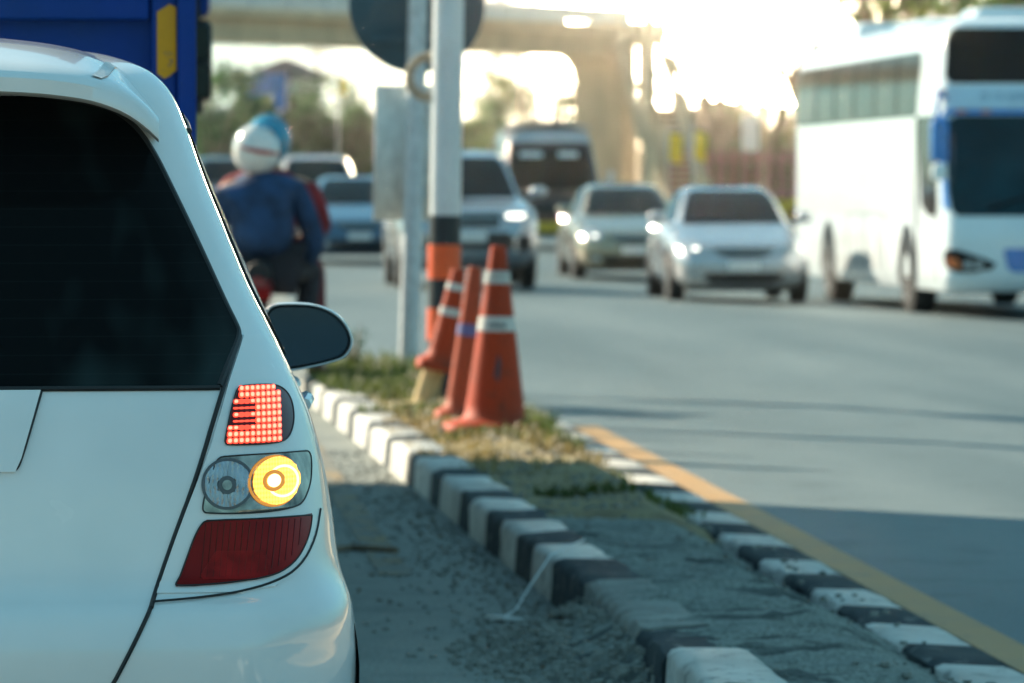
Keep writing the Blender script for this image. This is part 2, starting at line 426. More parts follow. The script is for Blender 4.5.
def round_line(pts, it=2):
    if len(pts) < 3: return pts
    closed = pts[0] == pts[-1]
    for _ in range(it):
        q = []
        for a, b in zip(pts[:-1], pts[1:]):
            q.append((a[0] * .75 + b[0] * .25, a[1] * .75 + b[1] * .25)); q.append((a[0] * .25 + b[0] * .75, a[1] * .25 + b[1] * .75))
        pts = q + [q[0]] if closed else [pts[0]] + q[1:-1] + [pts[-1]]
    return pts
class Shell:
    """body of a vehicle: a stack of rounded plan outlines. near end looks to -y"""
    def __init__(s, zs, yn, yf, wn, wm, wf=None, rn=((0, .2),), dn=((0, .3),), rf=((0, .2),), df=((0, .2),), bown=.04, bowf=.04, tm=.45):
        g = lambda p: (pchip(p) if len(p) > 1 else (lambda z, c=p[0][1]: c))
        s.zs = zs; s.yn, s.yf, s.wn, s.wm = g(yn), g(yf), g(wn), g(wm); s.wf = g(wf) if wf else s.wn
        s.rn, s.dn, s.rf, s.df = g(rn), g(dn), g(rf), g(df); s.bn, s.bf, s.tm = bown, bowf, tm
    def near_y(s, x, z):
        x = abs(x); w = s.wn(z); r = min(s.rn(z), w * .9); d = s.dn(z)
        x = min(x, w)
        y = s.yn(z) + s.bn * (x / w) ** 2
        if x > w - r:
            q = min((x - (w - r)) / r, 1.0); y += d * (1 - math.sqrt(max(0, 1 - q * q)))
        return y
    def far_y(s, x, z):
        x = abs(x); w = s.wf(z); r = min(s.rf(z), w * .9); d = s.df(z); x = min(x, w)
        y = s.yf(z) - s.bf * (x / w) ** 2
        if x > w - r:
            q = min((x - (w - r)) / r, 1.0); y -= d * (1 - math.sqrt(max(0, 1 - q * q)))
        return y
    def side_x(s, y, z):
        a = s.near_y(s.wn(z), z); b = s.far_y(s.wf(z), z)
        t = min(max((y - a) / max(b - a, 1e-4), 0), 1); tm = s.tm
        if t < tm: return s.wn(z) + (s.wm(z) - s.wn(z)) * (1 - (1 - t / tm) ** 2)
        return s.wm(z) + (s.wf(z) - s.wm(z)) * ((t - tm) / (1 - tm)) ** 2
    def outline(s, z, nb=9, nc=9, ns=26):
        pts = []
        w = s.wn(z); r = min(s.rn(z), w * .9)
        for i in range(nb): x = (w - r) * i / nb; pts.append((x, s.near_y(x, z)))
        for i in range(nc): x = w - r + r * math.sin(.5 * math.pi * i / nc); pts.append((x, s.near_y(x, z)))
        a = s.near_y(w, z); wf = s.wf(z); b = s.far_y(wf, z)
        for i in range(ns + 1): y = a + (b - a) * i / ns; pts.append((s.side_x(y, z), y))
        r = min(s.rf(z), wf * .9)
        for i in range(1, nc + 1): x = wf - r + r * math.cos(.5 * math.pi * i / nc); pts.append((x, s.far_y(x, z)))
        for i in range(1, nb + 1): x = (wf - r) * (1 - i / nb); pts.append((x, s.far_y(x, z)))
        return pts
    def build(s, name, m, parent, nz=64, smooth=40):
        mb = MB()
        # levels spaced by arc length of the near profile
        zz = np.linspace(s.zs[0], s.zs[1], 600); yy = np.array([s.yn(z) for z in zz]); ff = np.array([s.yf(z) for z in zz])
        L = np.concatenate([[0], np.cumsum(np.sqrt(np.diff(zz) ** 2 + .5 * np.diff(yy) ** 2 + .3 * np.diff(ff) ** 2))])
        lv = np.interp(np.linspace(0, L[-1], nz), L, zz)
        rings = []
        for z in lv:
            h = s.outline(float(z)); full = [(x, y, z) for x, y in h] + [(-x, y, z) for x, y in h[-2:0:-1]]
            rings.append(full)
        n = len(rings[0])
        vs = [v for r in rings for v in r]; fs = []
        for i in range(len(rings) - 1):
            for k in range(n): fs.append((i * n + k, i * n + (k + 1) % n, (i + 1) * n + (k + 1) % n, (i + 1) * n + k))
        # caps: strips across
        top = (len(rings) - 1) * n; half = n // 2
        for base, fl in ((0, True), (top, False)):
            for k in range(half):
                a, b = base + k, base + k + 1; c, d = base + (n - k - 1) % n, base + (n - k) % n
                f = [a, b, c, d]; f = list(dict.fromkeys(f))
                if len(f) > 2: fs.append(tuple(f[::-1] if fl else f))
        mb.add(vs, fs)
        return mb.build(name, m, parent, smooth=smooth)
    def pn(s, x, z, off=0.0):
        e = .004
        f = lambda a, b: Vector((a, s.near_y(a, b), b))
        sx = 1 if x >= 0 else -1
        w = s.wn(z); xx = sx * min(abs(x), w * .9985)
        n = (f(xx, z + e) - f(xx, z - e)).cross(f(xx + e, z) - f(xx - e, z))
        n.normalize()
        if n.y > 0: n = -n
        return f(xx, z) + n * off
    def ps(s, y, z, side=1, off=0.0):
        e = .01
        f = lambda a, b: Vector((side * s.side_x(a, b), a, b))
        n = (f(y, z + e) - f(y, z - e)).cross(f(y + e, z) - f(y - e, z)); n.normalize()
        if n.x * side < 0: n = -n
        return f(y, z) + n * off
    def patch(s, rows, off=.004, nu=14, nv=16, mode='n', side=1, thick=.02, mb=None, mi=0):
        """rows: (z, lo, hi), lo/hi are x (near end) or y (side)"""
        mb = mb or MB(); rows = sorted(rows)
        za = [r[0] for r in rows]; la = [r[1] for r in rows]; ha = [r[2] for r in rows]
        P = (lambda a, z, o: s.pn(a, z, o)) if mode == 'n' else (lambda a, z, o: s.ps(a, z, side, o))
        g = []; g2 = []
        zz = sorted(set(list(np.linspace(za[0], za[-1], nv)) + za))
        for z in zz:
            lo = float(np.interp(z, za, la)); hi = float(np.interp(z, za, ha))
            g.append([P(lo + (hi - lo) * j / nu, z, off) for j in range(nu + 1)])
            g2.append([P(lo + (hi - lo) * j / nu, z, off - thick) for j in range(nu + 1)])
        mb.grid(g, mi)
        for a, b in ((g[0], g2[0]), (g[-1], g2[-1]), ([r[0] for r in g], [r[0] for r in g2]), ([r[-1] for r in g], [r[-1] for r in g2])):
            mb.grid([a, b], mi)
        return mb
    def strip(s, pts, rad=.004, off=0.0, mode='n', side=1, mb=None, n=6):
        mb = mb or MB(); out = []
        pts = round_line(pts)
        for (a, za), (b, zb) in zip(pts[:-1], pts[1:]):
            k = max(2, int(math.hypot(b - a, zb - za) / .025))
            for i in range(k): out.append((a + (b - a) * i / k, za + (zb - za) * i / k))
        out.append(pts[-1])
        mb.path([s.pn(a, z, off) if mode == 'n' else s.ps(a, z, side, off) for a, z in out], rad, n)
        return mb

def wheel(parent, c, r, w, rim_m=None, spokes=10):
    cx, cy_, cz = c
    t = MB(); h = w / 2
    t.lathe([(r * .62, -h), (r * .86, -h), (r * .97, -h * .8), (r, -h * .45), (r, h * .45), (r * .97, h * .8), (r * .86, h), (r * .62, h)], 30, (0, 0, 0), 'x', cap=True)
    for q in range(40):
        a = 2 * math.pi * q / 40
        t.box((0, math.cos(a) * r, math.sin(a) * r), (w * .8, .018, .012), Matrix.Rotation(a, 3, 'X') @ Matrix.Rotation(R(90), 3, 'X'))
    wt = t.build('wheel', M['rubber'], parent, loc=c)
    sd = 1 if cx > 0 else -1
    m = MB(); m.lathe([(r * .63, sd * h * .9), (r * .63, sd * (h + .008)), (r * .57, sd * (h + .008)), (r * .55, sd * h * .5), (.05, sd * h * .45)], 28, (0, 0, 0), 'x')
    for q in range(spokes):
        a = 2 * math.pi * q / spokes
        m.box((sd * h * .8, math.cos(a) * r * .32, math.sin(a) * r * .32), (.03, r * .09, r * .52), Matrix.Rotation(a - R(90), 3, 'X'))
    m.lathe([(.055, sd * h * .4), (.055, sd * h), (.03, sd * (h + .01))], 14, (0, 0, 0), 'x')
    m.build('rim', rim_m or M['alloy'], wt)
    return wt

from mathutils import noise as mnoise
def nz3(x, y, z=0.0): return mnoise.noise(Vector((x, y, z)))
def fbm(x, y, o=4, z=0.0):
    s = 0; a = 1; f = 1
    for _ in range(o): s += a * nz3(x * f, y * f, z); a *= .5; f *= 2.03
    return s

# ================================================================== SETTING
def sheet(name, xs, ys, zf, m, kind='structure'):
    mb = MB(); mb.grid([[(x, y, zf(x, y)) for x in xs] for y in ys])
    o = mb.build(name, m, smooth=180); return tag(o, kind=kind)
ysr = [-30, 0, 10, 20, 30, 40, 50, 60, 66] + list(range(72, 200, 6)) + [220, 260, 320, 400, 520]
sheet('ground', [-900, -300, -60, -20, -8, 0, 4, 8, 13, 20, 60, 300, 900], [-200] + ysr + [900, 1245], lambda x, y: gz(x, y) - .05, M['earth'])
sheet('oncoming_road', [1.75, 3, 4, 5, 6, 7, 8, 9, 10, 11, 12, 13.4], ysr, lambda x, y: gz(x, y), M['asphalt'])
sheet('near_road', [-9, -5, -2, 0, 1.75], ysr, lambda x, y: gz(x, y), M['asphalt_left'])
# painted lines
def band(name, x0, x1, y0, y1, m, z=.004, n=14):
    ys = [y0 + (y1 - y0) * i / n for i in range(n + 1)]
    mb = MB(); mb.grid([[(x0, y, gz(x0, y) + z), (x1, y, gz(x1, y) + z)] for y in ys]); return tag(mb.build(name, m, smooth=180), kind='structure')
band('yellow_edge_line', 2.325, 2.47, -5, 26.4, M['yellow_line'])
band('yellow_lane_line', .79, .90, 16.2, 31, M['yellow_faint'])
mb = MB()
for k in range(8):
    y0 = 20 + 9 * k
    mb.grid([[(5.7, y, gz(5.7, y) + .004), (5.82, y, gz(5.8, y) + .004)] for y in (y0, y0 + 1.5, y0 + 3)])
# far-side kerb and footway
mb = MB()
ys = ysr
mb.grid([[(13.4, y, gz(13.4, y) - .02), (13.4, y, gz(13.4, y) + .14), (13.55, y, gz(13.4, y) + .15), (18.5, y, gz(13.4, y) + .17), (18.5, y, gz(13.4, y) - .04)] for y in ys])
tag(mb.build('footway', M['concrete']), kind='structure')
# distant hills
mb = MB(); rows = []
for i in range(9):
    r = []
    for j in range(90):
        X = -890 + j * 20; Y = 940 + i * 36
        h = max(0, math.sin(math.pi * i / 8)) * (22 + 15 * fbm(X * .005, i * .12 + 4, 4)) * (0.4 + .6 * math.exp(-((X - 90) / 200) ** 2))
        r.append((X, Y, h - 4))
    rows.append(r)
mb.grid(rows); tag(mb.build('hills', M['hill'], smooth=180), kind='structure')

# ------------------------------------------------------------------ median island
def xl(Y): return 1.285 - max(0, Y - 14.2) * .0185          # outer face of the near kerb
def xr(Y): return 2.26
rnd = random.Random(3)
def kerb_block(mb, x0, y0, y1, w, h, mi, side=1, h2=None):
    """one cast block; x0 its outer face at y0; side=1 body lies to +x"""
    h2 = h if h2 is None else h2
    j = lambda a: rnd.uniform(-a, a) * .5
    x1 = xl(y1) if side == 1 else x0
    xa, xb = (x0 + j(.006), x1 + j(.006))
    prof = [(0.0, -.03), (.010, h - .022), (.022, h - .005), (.045, h), (w - .02, h2), (w, h2 - .015), (w, -.03)]
    rows = []
    nn = 6
    for i in range(nn + 1):
        t = i / nn; y = y0 + (y1 - y0) * t; xx = xa + (xb - xa) * t
        e = .002 if i in (0, nn) else 0
        r = []
        for k, (u, z) in enumerate(prof):
            c = .011 * fbm(xx * 11 + u * 26, y * 11 + z * 18, 3)
            r.append((xx + side * (u + (e if k < 2 else -e if k > 4 else 0)) + side * c, y, z - (e if 1 < k < 5 else 0) + c))
        rows.append(r)
    mb.grid(rows, mi)
    for r in (rows[0], rows[-1]): mb.add(r, [tuple(range(len(r)))], mi)
mb = MB()
y = 30.6; k = 0
seq = []
while y > 15.2:
    i = len(seq); L_ = (.92 if i % 2 == 0 else .46) if y > 19.3 else (.62 if i % 2 == 0 else .54)
    seq.append((y - L_ + .004, y)); y -= L_
for i, (a, b) in enumerate(seq):
    kerb_block(mb, xl(a), a, b + .004, .21, .138, i % 2)
kerb_block(mb, 1.285, 14.3, y, .21, .138, 1)
for q in range(3): kerb_block(mb, 1.285, 12.75 + q * .517, 13.267 + q * .517, .21, .138, 2)          # sunk, half buried
kerb_block(mb, 1.275, 12.05, 12.75, .21, .13, 1)
kerb_block(mb, 1.275, 11.1, 12.04, .21, .15, 0)
kerb_block(mb, 1.29, 9.9, 11.09, .22, .155, 2)
for q in range(9): kerb_block(mb, 1.285, 8.9 - q, 9.88 - q, .21, .15, q % 2)
tag(mb.build('near_kerb', [M['kerb_white'], M['kerb_black'], M['kerb_bare']], smooth=50), kind='structure')
mb = MB(); y = 30.6; i = 0
while y > 3:
    kerb_block(mb, 2.26, y - .60, y, .22, .055, i % 2, side=-1, h2=.062); y -= .605; i += 1
tag(mb.build('far_kerb', [M['kerb_white'], M['kerb_black']], smooth=50), kind='structure')
# rounded end of the island
mb = MB()
cx0, rr = (xl(30.6) + 2.26) / 2, (2.26 - xl(30.6)) / 2
rows = []
for i in range(19):
    a = math.pi * i / 18
    rows.append([(cx0 + math.cos(a) * (rr - u), 30.6 + math.sin(a) * (rr - u) * 1.5, z) for u, z in ((0, -.03), (.01, .1), (.05, .14), (.2, .14))])
mb.grid(rows); tag(mb.build('island_end_kerb', M['kerb_white'], smooth=50), kind='structure')

def med_h(x, y):
    h = .115 + .030 * fbm(x * 2.2, y * 1.6, 4)
    e = min(x - xl(y) - .17, 2.06 - x); h += .02 * min(max(e * 3, -.6), 1) - .07 * min(max((x - 1.86) / .18, 0), 1)
    return h
rows = []
for i in range(150):
    y = 16.3 + i * .1045; a, b = xl(min(y, 30.6)) + .17, 2.08
    if y > 30.6:
        q = math.sqrt(max(0.0, 1 - ((y - 30.6) / (rr * 1.5)) ** 2)); a, b = cx0 - (rr - .17) * q, cx0 + (rr - .17) * q
    rows.append([(a + (b - a) * j / 30, y, med_h(a + (b - a) * j / 30, y) - max(0, 17.4 - y) * .16) for j in range(31)])
mb = MB(); mb.grid(rows); tag(mb.build('island_earth', M['dirt'], smooth=180), kind='structure')
# lumpy broken asphalt at the near end, spilling over the sunk kerb
def br_h(x, y):
    w_ = y + .10 * nz3(x * .9, y * .8, 5) + .06 * x
    r1 = abs(nz3(x * .55, w_ * 3.6)); r2 = abs(nz3(x * 1.3 + 9, w_ * 9.5, 2))
    return .135 - .03 * min(r1 * 2, 1) - .055 * abs(nz3(x * 2.0 + 3, w_ * 12, 6)) - .02 * r2 + .012 * fbm(x * 5, y * 8, 3) + .005 * nz3(x * 24, y * 30)
rows = []
for i in range(420):
    y = 8.6 + i * .0222
    sp = max(0.0, 1 - ((y - 13.35) / 1.6) ** 2) ** 1.4; wsp = .50 * sp
    a = xl(y) + .19 - wsp ; b = 2.08
    edge = 17.35 + .35 * nz3(y * 0.2, 4)
    r = []
    for j in range(91):
        x = a + (b - a) * j / 90
        h = br_h(x, y)
        sm_ = min(max((xl(y) + .16 - x) / .12, 0), 1) * (wsp > .02)
        h = h * (1 - sm_) + sm_ * (.112 + .012 * fbm(x * 9, y * 9, 3) + .012 * nz3(x * 3, y * 3))
        over = min(max(0, (xl(y) + .05 - x) / (wsp - .14)), 1) if wsp > .15 else 0
        h += .02 * sp; h -= (over ** .8) * .175
        h -= .10 * min(max((x - 1.82) / .2, 0), 1)
        lip = 17.5 + .25 * nz3(x * 3, 7.7)
        if y > lip: h -= (y - lip) * .7
        r.append((x, y, max(h, -.02)))
    rows.append(r)
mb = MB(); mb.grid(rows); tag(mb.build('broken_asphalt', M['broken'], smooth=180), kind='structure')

# stones and crumbs along the gutter and on the island
def pebbles(name, m, pts):
    mb = MB()
    for (x, y, z, r) in pts:
        vs = []; 
        for sz in (-1, 1):
            for a in range(5):
                t = a * 1.2566 + rnd.random() * .5
                vs.append((x + math.cos(t) * r * rnd.uniform(.6, 1.1), y + math.sin(t) * r * rnd.uniform(.6, 1.1), z + sz * r * .4))
        mb.add(vs, [(4, 3, 2, 1, 0), (5, 6, 7, 8, 9)] + [(i, (i + 1) % 5, 5 + (i + 1) % 5, 5 + i) for i in range(5)])
    return tag(mb.build(name, m, smooth=0), kind='stuff')
P_ = []
for _ in range(1500):
    y = 9 + 15 * rnd.random() ** 1.3; x = xl(y) - abs(rnd.gauss(0, .22)) - .02
    P_.append((x, y, .003, rnd.uniform(.004, .013) * (1.6 if rnd.random() < .06 else 1)))
for _ in range(260):
    y = rnd.uniform(9, 17.3); x = rnd.uniform(1.48, 2.05); P_.append((x, y, br_h(x, y) + .002, rnd.uniform(.005, .016)))
for _ in range(700):
    y = rnd.uniform(12.0, 15.0); u = rnd.random() ** .7; k_ = max(0.0, 1 - ((y - 13.35) / 1.6) ** 2) ** 1.4
    x = xl(y) + .1 - .55 * u * k_; P_.append((x, y, max(.004, .125 - .15 * u), rnd.uniform(.006, .02)))
for _ in range(500):
    y = rnd.uniform(17.5, 29); x = rnd.uniform(1.4, 2.05); P_.append((x, y, med_h(x, y) + .003, rnd.uniform(.006, .02)))
pebbles('gravel', M['kerb_bare'], P_)
P_ = []
for _ in range(70):
    y = 9 + 12 * rnd.random(); x = xl(y) - abs(rnd.gauss(0, .3)) - .02
    P_.append((x, y, .004, rnd.uniform(.004, .011)))
pebbles('leaf_litter', M['leaf_brown'], P_)

def grass(name, m, spots, kind='stuff'):
    mb = MB()
    for (cx, cy_, rx, ry, n, hh) in spots:
        for _ in range(n):
            a = rnd.random() * 6.283; q = math.sqrt(rnd.random())
            x, y = cx + rx * q * math.cos(a), cy_ + ry * q * math.sin(a)
            x = min(max(x, xl(min(y, 30.6)) + .06), 2.2); z = med_h(x, y) - .01
            h = hh * rnd.uniform(.5, 1.2); w = rnd.uniform(.004, .009); b = rnd.random() * 6.283; le = rnd.uniform(.2, .8) * h
            dx, dy = math.cos(b), math.sin(b)
            mb.add([(x - dy * w, y + dx * w, z), (x + dy * w, y - dx * w, z), (x + dx * le * .4 + dy * w * .8, y + dy * le * .4 - dx * w * .8, z + h * .6),
                    (x + dx * le * .4 - dy * w * .8, y + dy * le * .4 + dx * w * .8, z + h * .6), (x + dx * le, y + dy * le, z + h)],
                   [(0, 1, 2, 3), (3, 2, 4)])
    return tag(mb.build(name, m, smooth=0, fixn=False), kind=kind)
grass('grass', M['grass'], [(1.25, 29.3, .35, 1.6, 1500, .10), (1.5, 27.6, .35, 1.0, 700, .09), (1.35, 25.3, .3, .6, 260, .06), (1.95, 23.2, .14, .7, 260, .10),
                            (2.0, 25.6, .15, 1.5, 300, .11), (1.55, 30.8, .5, .7, 700, .13), (1.68, 18.6, .2, .12, 150, .05), (2.0, 18.3, .1, .4, 90, .06), (1.62, 22.6, .4, .35, 260, .05), (2.05, 20.6, .05, 1.2, 120, .05)])
grass('dry_grass', M['dry_grass'], [(1.7, 24.5, .5, 4.5, 1300, .04), (1.7, 20.6, .45, 2.2, 900, .022), (1.35, 22.6, .22, 2.8, 800, .05), (1.9, 22.3, .2, 1.2, 400, .07)])
# tall weed beside the sign post
w = empty('weed', (1.33, 30.6, .10), 0, 'thin dark weed with upright stems in the grass left of the sign post', 'weed')
mb = MB()
for q in range(9):
    a = rnd.random() * 6.28; mb.path([(0, 0, 0), (.03 * math.cos(a), .03 * math.sin(a), .12), (.09 * math.cos(a), .09 * math.sin(a), rnd.uniform(.2, .36))], [.006, .004, .002], 5)
mb.build('stem', M['bark'], w)
mb = MB()
for q in range(120):
    a = rnd.random() * 6.28; h = rnd.uniform(.04, .3); r_ = h * .3 * rnd.random() + .02
    p = Vector((r_ * math.cos(a), r_ * math.sin(a), h)); d = Vector((rnd.gauss(0, 1), rnd.gauss(0, 1), rnd.gauss(0, 1))).normalized() * .03; e = d.cross(Vector((.3, .5, .8))).normalized() * .012
    mb.add([p, p + d * .5 + e, p + d, p + d * .5 - e], [(0, 1, 2, 3)])
mb.build('leaves', M['leaf_dark'], w, smooth=0, fixn=False)
# white plastic strip lying over the sunk kerb
mb = MB(); mb.path([(1.08, 14.5, .012), (1.12, 14.62, .02), (1.19, 14.9, .075), (1.27, 15.15, .145), (1.36, 15.4, .158), (1.43, 15.75, .15)], [.005, .0035, .0035, .003, .003, .003], 6)
mb.box((1.075, 14.45, .012), (.07, .10, .010), Euler((0, .1, .5)).to_matrix())
tag(mb.build('plastic_strip', M['stripline']), 'thin white plastic strip hanging over the broken kerb onto the road', 'litter')
mb = MB(); mb.path([(.62, 17.2, .01), (.75, 17.35, .012), (.9, 17.2, .012)], .012, 6)
tag(mb.build('twig', M['bark']), 'dark twig lying on the shaded road beside the kerb', 'twig')

# ================================================================== HATCHBACK
hb = empty('hatchback', (-.467, 8.12, 0), 0, 'white hatchback seen from behind with a glowing red and amber tail light', 'car')
S = Shell((.24, 1.553),
    yn=[(.24, .10), (.33, .03), (.42, .005), (.52, .0), (.575, .02), (.60, .062), (.63, .085), (.70, .092), (.80, .100), (.90, .12), (.955, .145), (1.0, .18), (1.1, .25), (1.2, .315), (1.3, .385), (1.4, .455), (1.45, .50), (1.49, .56), (1.525, .70), (1.548, 1.0), (1.553, 1.3)],
    yf=[(.24, 3.72), (.45, 3.82), (.6, 3.80), (.72, 3.70), (.82, 3.45), (.90, 3.0), (.96, 2.75), (1.1, 2.5), (1.3, 2.2), (1.42, 2.0), (1.49, 1.85), (1.53, 1.7), (1.553, 1.45)],
    wn=[(.24, .82), (.35, .842), (.46, .848), (.56, .836), (.62, .818), (.72, .804), (.80, .790), (.88, .768), (.95, .738), (1.03, .700), (1.12, .655), (1.2, .622), (1.3, .582), (1.4, .547), (1.45, .525), (1.49, .49), (1.525, .41), (1.545, .28), (1.553, .1)],
    wm=[(.24, .80), (.35, .828), (.5, .836), (.7, .80), (.82, .785), (.90, .765), (.96, .74), (1.05, .70), (1.2, .635), (1.35, .57), (1.45, .53), (1.49, .495), (1.525, .42), (1.545, .29), (1.553, .1)],
    rn=[(.24, .2), (.5, .22), (.62, .16), (.8, .17), (.95, .17), (1.2, .13), (1.4, .12), (1.553, .1)],
    dn=[(.24, .3), (.5, .42), (.62, .40), (.8, .42), (.95, .34), (1.2, .22), (1.4, .18), (1.553, .1)],
    rf=[(.24, .3)], df=[(.24, .4)], bown=.045, bowf=.1, tm=.42)
S.wm0 = S.wm
S.build('body', M['white_paint'], hb, nz=110)
# rear window: outline follows the photo, wider at the bottom
RW = [(0.948, -0.6, 0.6), (0.985, -0.616, 0.616), (1.02, -0.632, 0.632), (1.035, -0.635, 0.635), (1.05, -0.629, 0.629), (1.08, -0.614, 0.614), (1.12, -0.596, 0.596), (1.2, -0.56, 0.56), (1.28, -0.522, 0.522), (1.35, -0.488, 0.488), (1.395, -0.455, 0.455), (1.425, -0.41, 0.41), (1.442, -0.3, 0.3)]
gm, gn, gl, gp_ = nt('rear_window_glass')
tcg = gn.new('ShaderNodeTexCoord'); wv = gn.new('ShaderNodeTexWave'); wv.bands_direction = 'Z'; wv.inputs['Scale'].default_value = 10.2
gl.new(tcg.outputs['Object'], wv.inputs['Vector'])
rg = gn.new('ShaderNodeValToRGB'); e = rg.color_ramp.elements; e[0].position = .975; e[0].color = (.003, .005, .006, 1); e[1].position = .995; e[1].color = (.006, .009, .010, 1)
gl.new(wv.outputs['Fac'], rg.inputs['Fac'])
ng = gn.new('ShaderNodeTexNoise'); ng.inputs['Scale'].default_value = 4; mg = gn.new('ShaderNodeMapping'); mg.inputs['Scale'].default_value = (1.4, 1, .25)
gl.new(tcg.outputs['Object'], mg.inputs['Vector']); gl.new(mg.outputs['Vector'], ng.inputs['Vector'])
r2 = gn.new('ShaderNodeValToRGB'); e = r2.color_ramp.elements; e[0].position = .5; e[0].color = (0, 0, 0, 1); e[1].position = .7; e[1].color = (.014, .026, .027, 1)
gl.new(ng.outputs['Fac'], r2.inputs['Fac'])
ag = gn.new('ShaderNodeMixRGB'); ag.blend_type = 'ADD'; ag.inputs[0].default_value = 1
gl.new(rg.outputs['Color'], ag.inputs[1]); gl.new(r2.outputs['Color'], ag.inputs[2]); gl.new(ag.outputs['Color'], gp_.inputs['Base Color'])
gp_.inputs['Roughness'].default_value = .12; gp_.inputs['Specular IOR Level'].default_value = .04
rw = S.patch(RW, off=.0035, nu=50, nv=40).build('rear_window', gm, hb, smooth=60)
seal = MB()
S.strip([(b, a) for a, l_, b in RW] , .006, .001, mb=seal); S.strip([(-b, a) for a, l_, b in RW], .004, .001, mb=seal)
S.strip([(-.6, .945), (.6, .945)], .005, .002, mb=seal)
seal.build('seal', M['black_trim'], rw)
# third brake lamp recess / spoiler
sp = MB(); rows = []
prof = [(0, .275, 1.447, 1.556), (.15, .277, 1.445, 1.553), (.28, .285, 1.440, 1.543), (.37, .30, 1.430, 1.528), (.43, .325, 1.412, 1.503), (.475, .36, 1.385, 1.466), (.500, .40, 1.362, 1.435), (.512, .46, 1.355, 1.41)]
def sp_row(x, yt, zl, zr):
    # trailing edge, top, back to roof, and underside
    tz = S.yn
    r_ = []
    up = zr
    r_.append((x, yt + .10, zl + .012)); r_.append((x, yt + .02, zl)); r_.append((x, yt, zl + .006)); r_.append((x, yt - .002, zl + .03)); r_.append((x, yt + .012, zl + .042))
    r_.append((x, yt + .12, zl + (up - zl) * .62)); r_.append((x * .985, yt + .25, zl + (up - zl) * .9)); r_.append((x * .97, yt + .42, up + .003)); r_.append((x * .955, yt + .55, up - .02))
    return r_
xs_ = [-p[0] for p in prof[::-1]] + [p[0] for p in prof[1:]]
pr = prof[::-1] + prof[1:]
fy = pchip([(p[0], p[1]) for p in prof]); fl = pchip([(p[0], p[2]) for p in prof]); fr = pchip([(p[0], p[3]) for p in prof])
for i in range(61):
    x = -.5 + 1.0 * i / 60; a = abs(x); rows.append(sp_row(x, fy(a), fl(a), fr(a)))
sp.grid(rows)
for r_ in (rows[0], rows[-1]): sp.add(r_, [tuple(range(len(r_)))])
spo = sp.build('spoiler', M['white_paint'], hb, smooth=50)
# dark joint between spoiler and roof side
for sx in (1, -1):
    mb = MB(); g = []
    for k in range(9):
        t = k / 8; idx = 4.3 + 2.7 * t; x = .393 + .045 * t; i0 = int(idx); row = []
        for dx in (-.009, .009):
            a_ = sp_row(x + dx, fy(x + dx), fl(x + dx), fr(x + dx)); p_ = Vector(a_[i0]).lerp(Vector(a_[min(i0 + 1, 8)]), idx - i0); p_.x = p_.x * sx
            row.append(p_ + Vector((0, -.001, .0035)))
        g.append(row)
    mb.grid(g); mb.build('joint_trim', M['galv'], spo)
# tailgate and bumper shut lines
for sx in (1, -1):
    mb = MB()
    S.strip([(sx * .637, 1.03), (sx * .601, .93), (sx * .562, .80), (sx * .520, .69), (sx * .487, .594), (sx * .484, .583)], .0042, .0015, mb=mb)
    S.strip([(sx * .485, .588), (sx * .478, .572), (sx * .452, .52), (sx * .41, .44), (sx * .36, .39), (sx * .25, .36)], .004, .001, mb=mb)
    mb.build('shut_line', M['black_trim'], hb)
for sx in (1, -1):
    mb = MB(); S.strip([(sx * .486, .590), (sx * .56, .5945), (sx * .63, .603), (sx * .69, .618), (sx * .735, .643), (sx * .762, .685), (sx * .772, .73)], .0022, .0045, mb=mb)
    mb.build('bumper_gap', M['black_trim'], hb)
# plate garnish
pg = S.patch([(.808, -.258, .258), (.83, -.268, .268), (.94, -.30, .30)], off=.010, nu=24, nv=8, thick=.03).build('plate_garnish', M['white_paint'], hb, smooth=40)
mb = MB(); S.strip([(.30, .94), (.268, .83), (.256, .806), (-.256, .806), (-.268, .83), (-.30, .94)], .004, .003, mb=mb); mb.build('garnish_gap', M['black_trim'], pg)

# tail lamps
lamp_dark = mat('lamp_bezel', (.10, .10, .105), .25, .5, var=.2)
lens_red = mat('red_lens', (.22, .006, .006), .25, var=.35, scale=9, coat=.06, spec=.1)
lens_red2 = mat('dark_red_lens', (.07, .004, .006), .2, var=.3, scale=10, coat=.25, spec=.2)
red_bright = mat('red_reflector', (.25, .006, .006), .3, var=.4, scale=40, coat=.05, spec=.1)
led_on = mat('led_lit', (.9, .1, .05), .3, emit=(1, .045, .018), estr=.8)
led_hot = mat('led_core', (1, .5, .4), .3, emit=(1, .22, .11), estr=1.05)
bowl_m = mat('clear_bowl', (.34, .37, .40), .22, .75, var=.15, scale=40)
amber_on = mat('amber_lit', (.9, .4, .06), .3, emit=(1, .42, .06), estr=.9)
_n, _l = amber_on.node_tree.nodes, amber_on.node_tree.links
_w = _n.new('ShaderNodeTexWave'); _w.bands_direction = 'X'; _w.inputs['Scale'].default_value = 62; _w.inputs['Distortion'].default_value = .6
_w2 = _n.new('ShaderNodeTexWave'); _w2.bands_direction = 'Z'; _w2.inputs['Scale'].default_value = 40; _w2.inputs['Distortion'].default_value = .8
_t = _n.new('ShaderNodeTexCoord'); _l.new(_t.outputs['Object'], _w.inputs['Vector']); _l.new(_t.outputs['Object'], _w2.inputs['Vector'])
_a = _n.new('ShaderNodeMath'); _a.operation = 'ADD'; _l.new(_w.outputs['Fac'], _a.inputs[0]); _l.new(_w2.outputs['Fac'], _a.inputs[1])
_r = _n.new('ShaderNodeMapRange'); _r.inputs['From Max'].default_value = 2; _r.inputs['To Min'].default_value = .5; _r.inputs['To Max'].default_value = 1.7
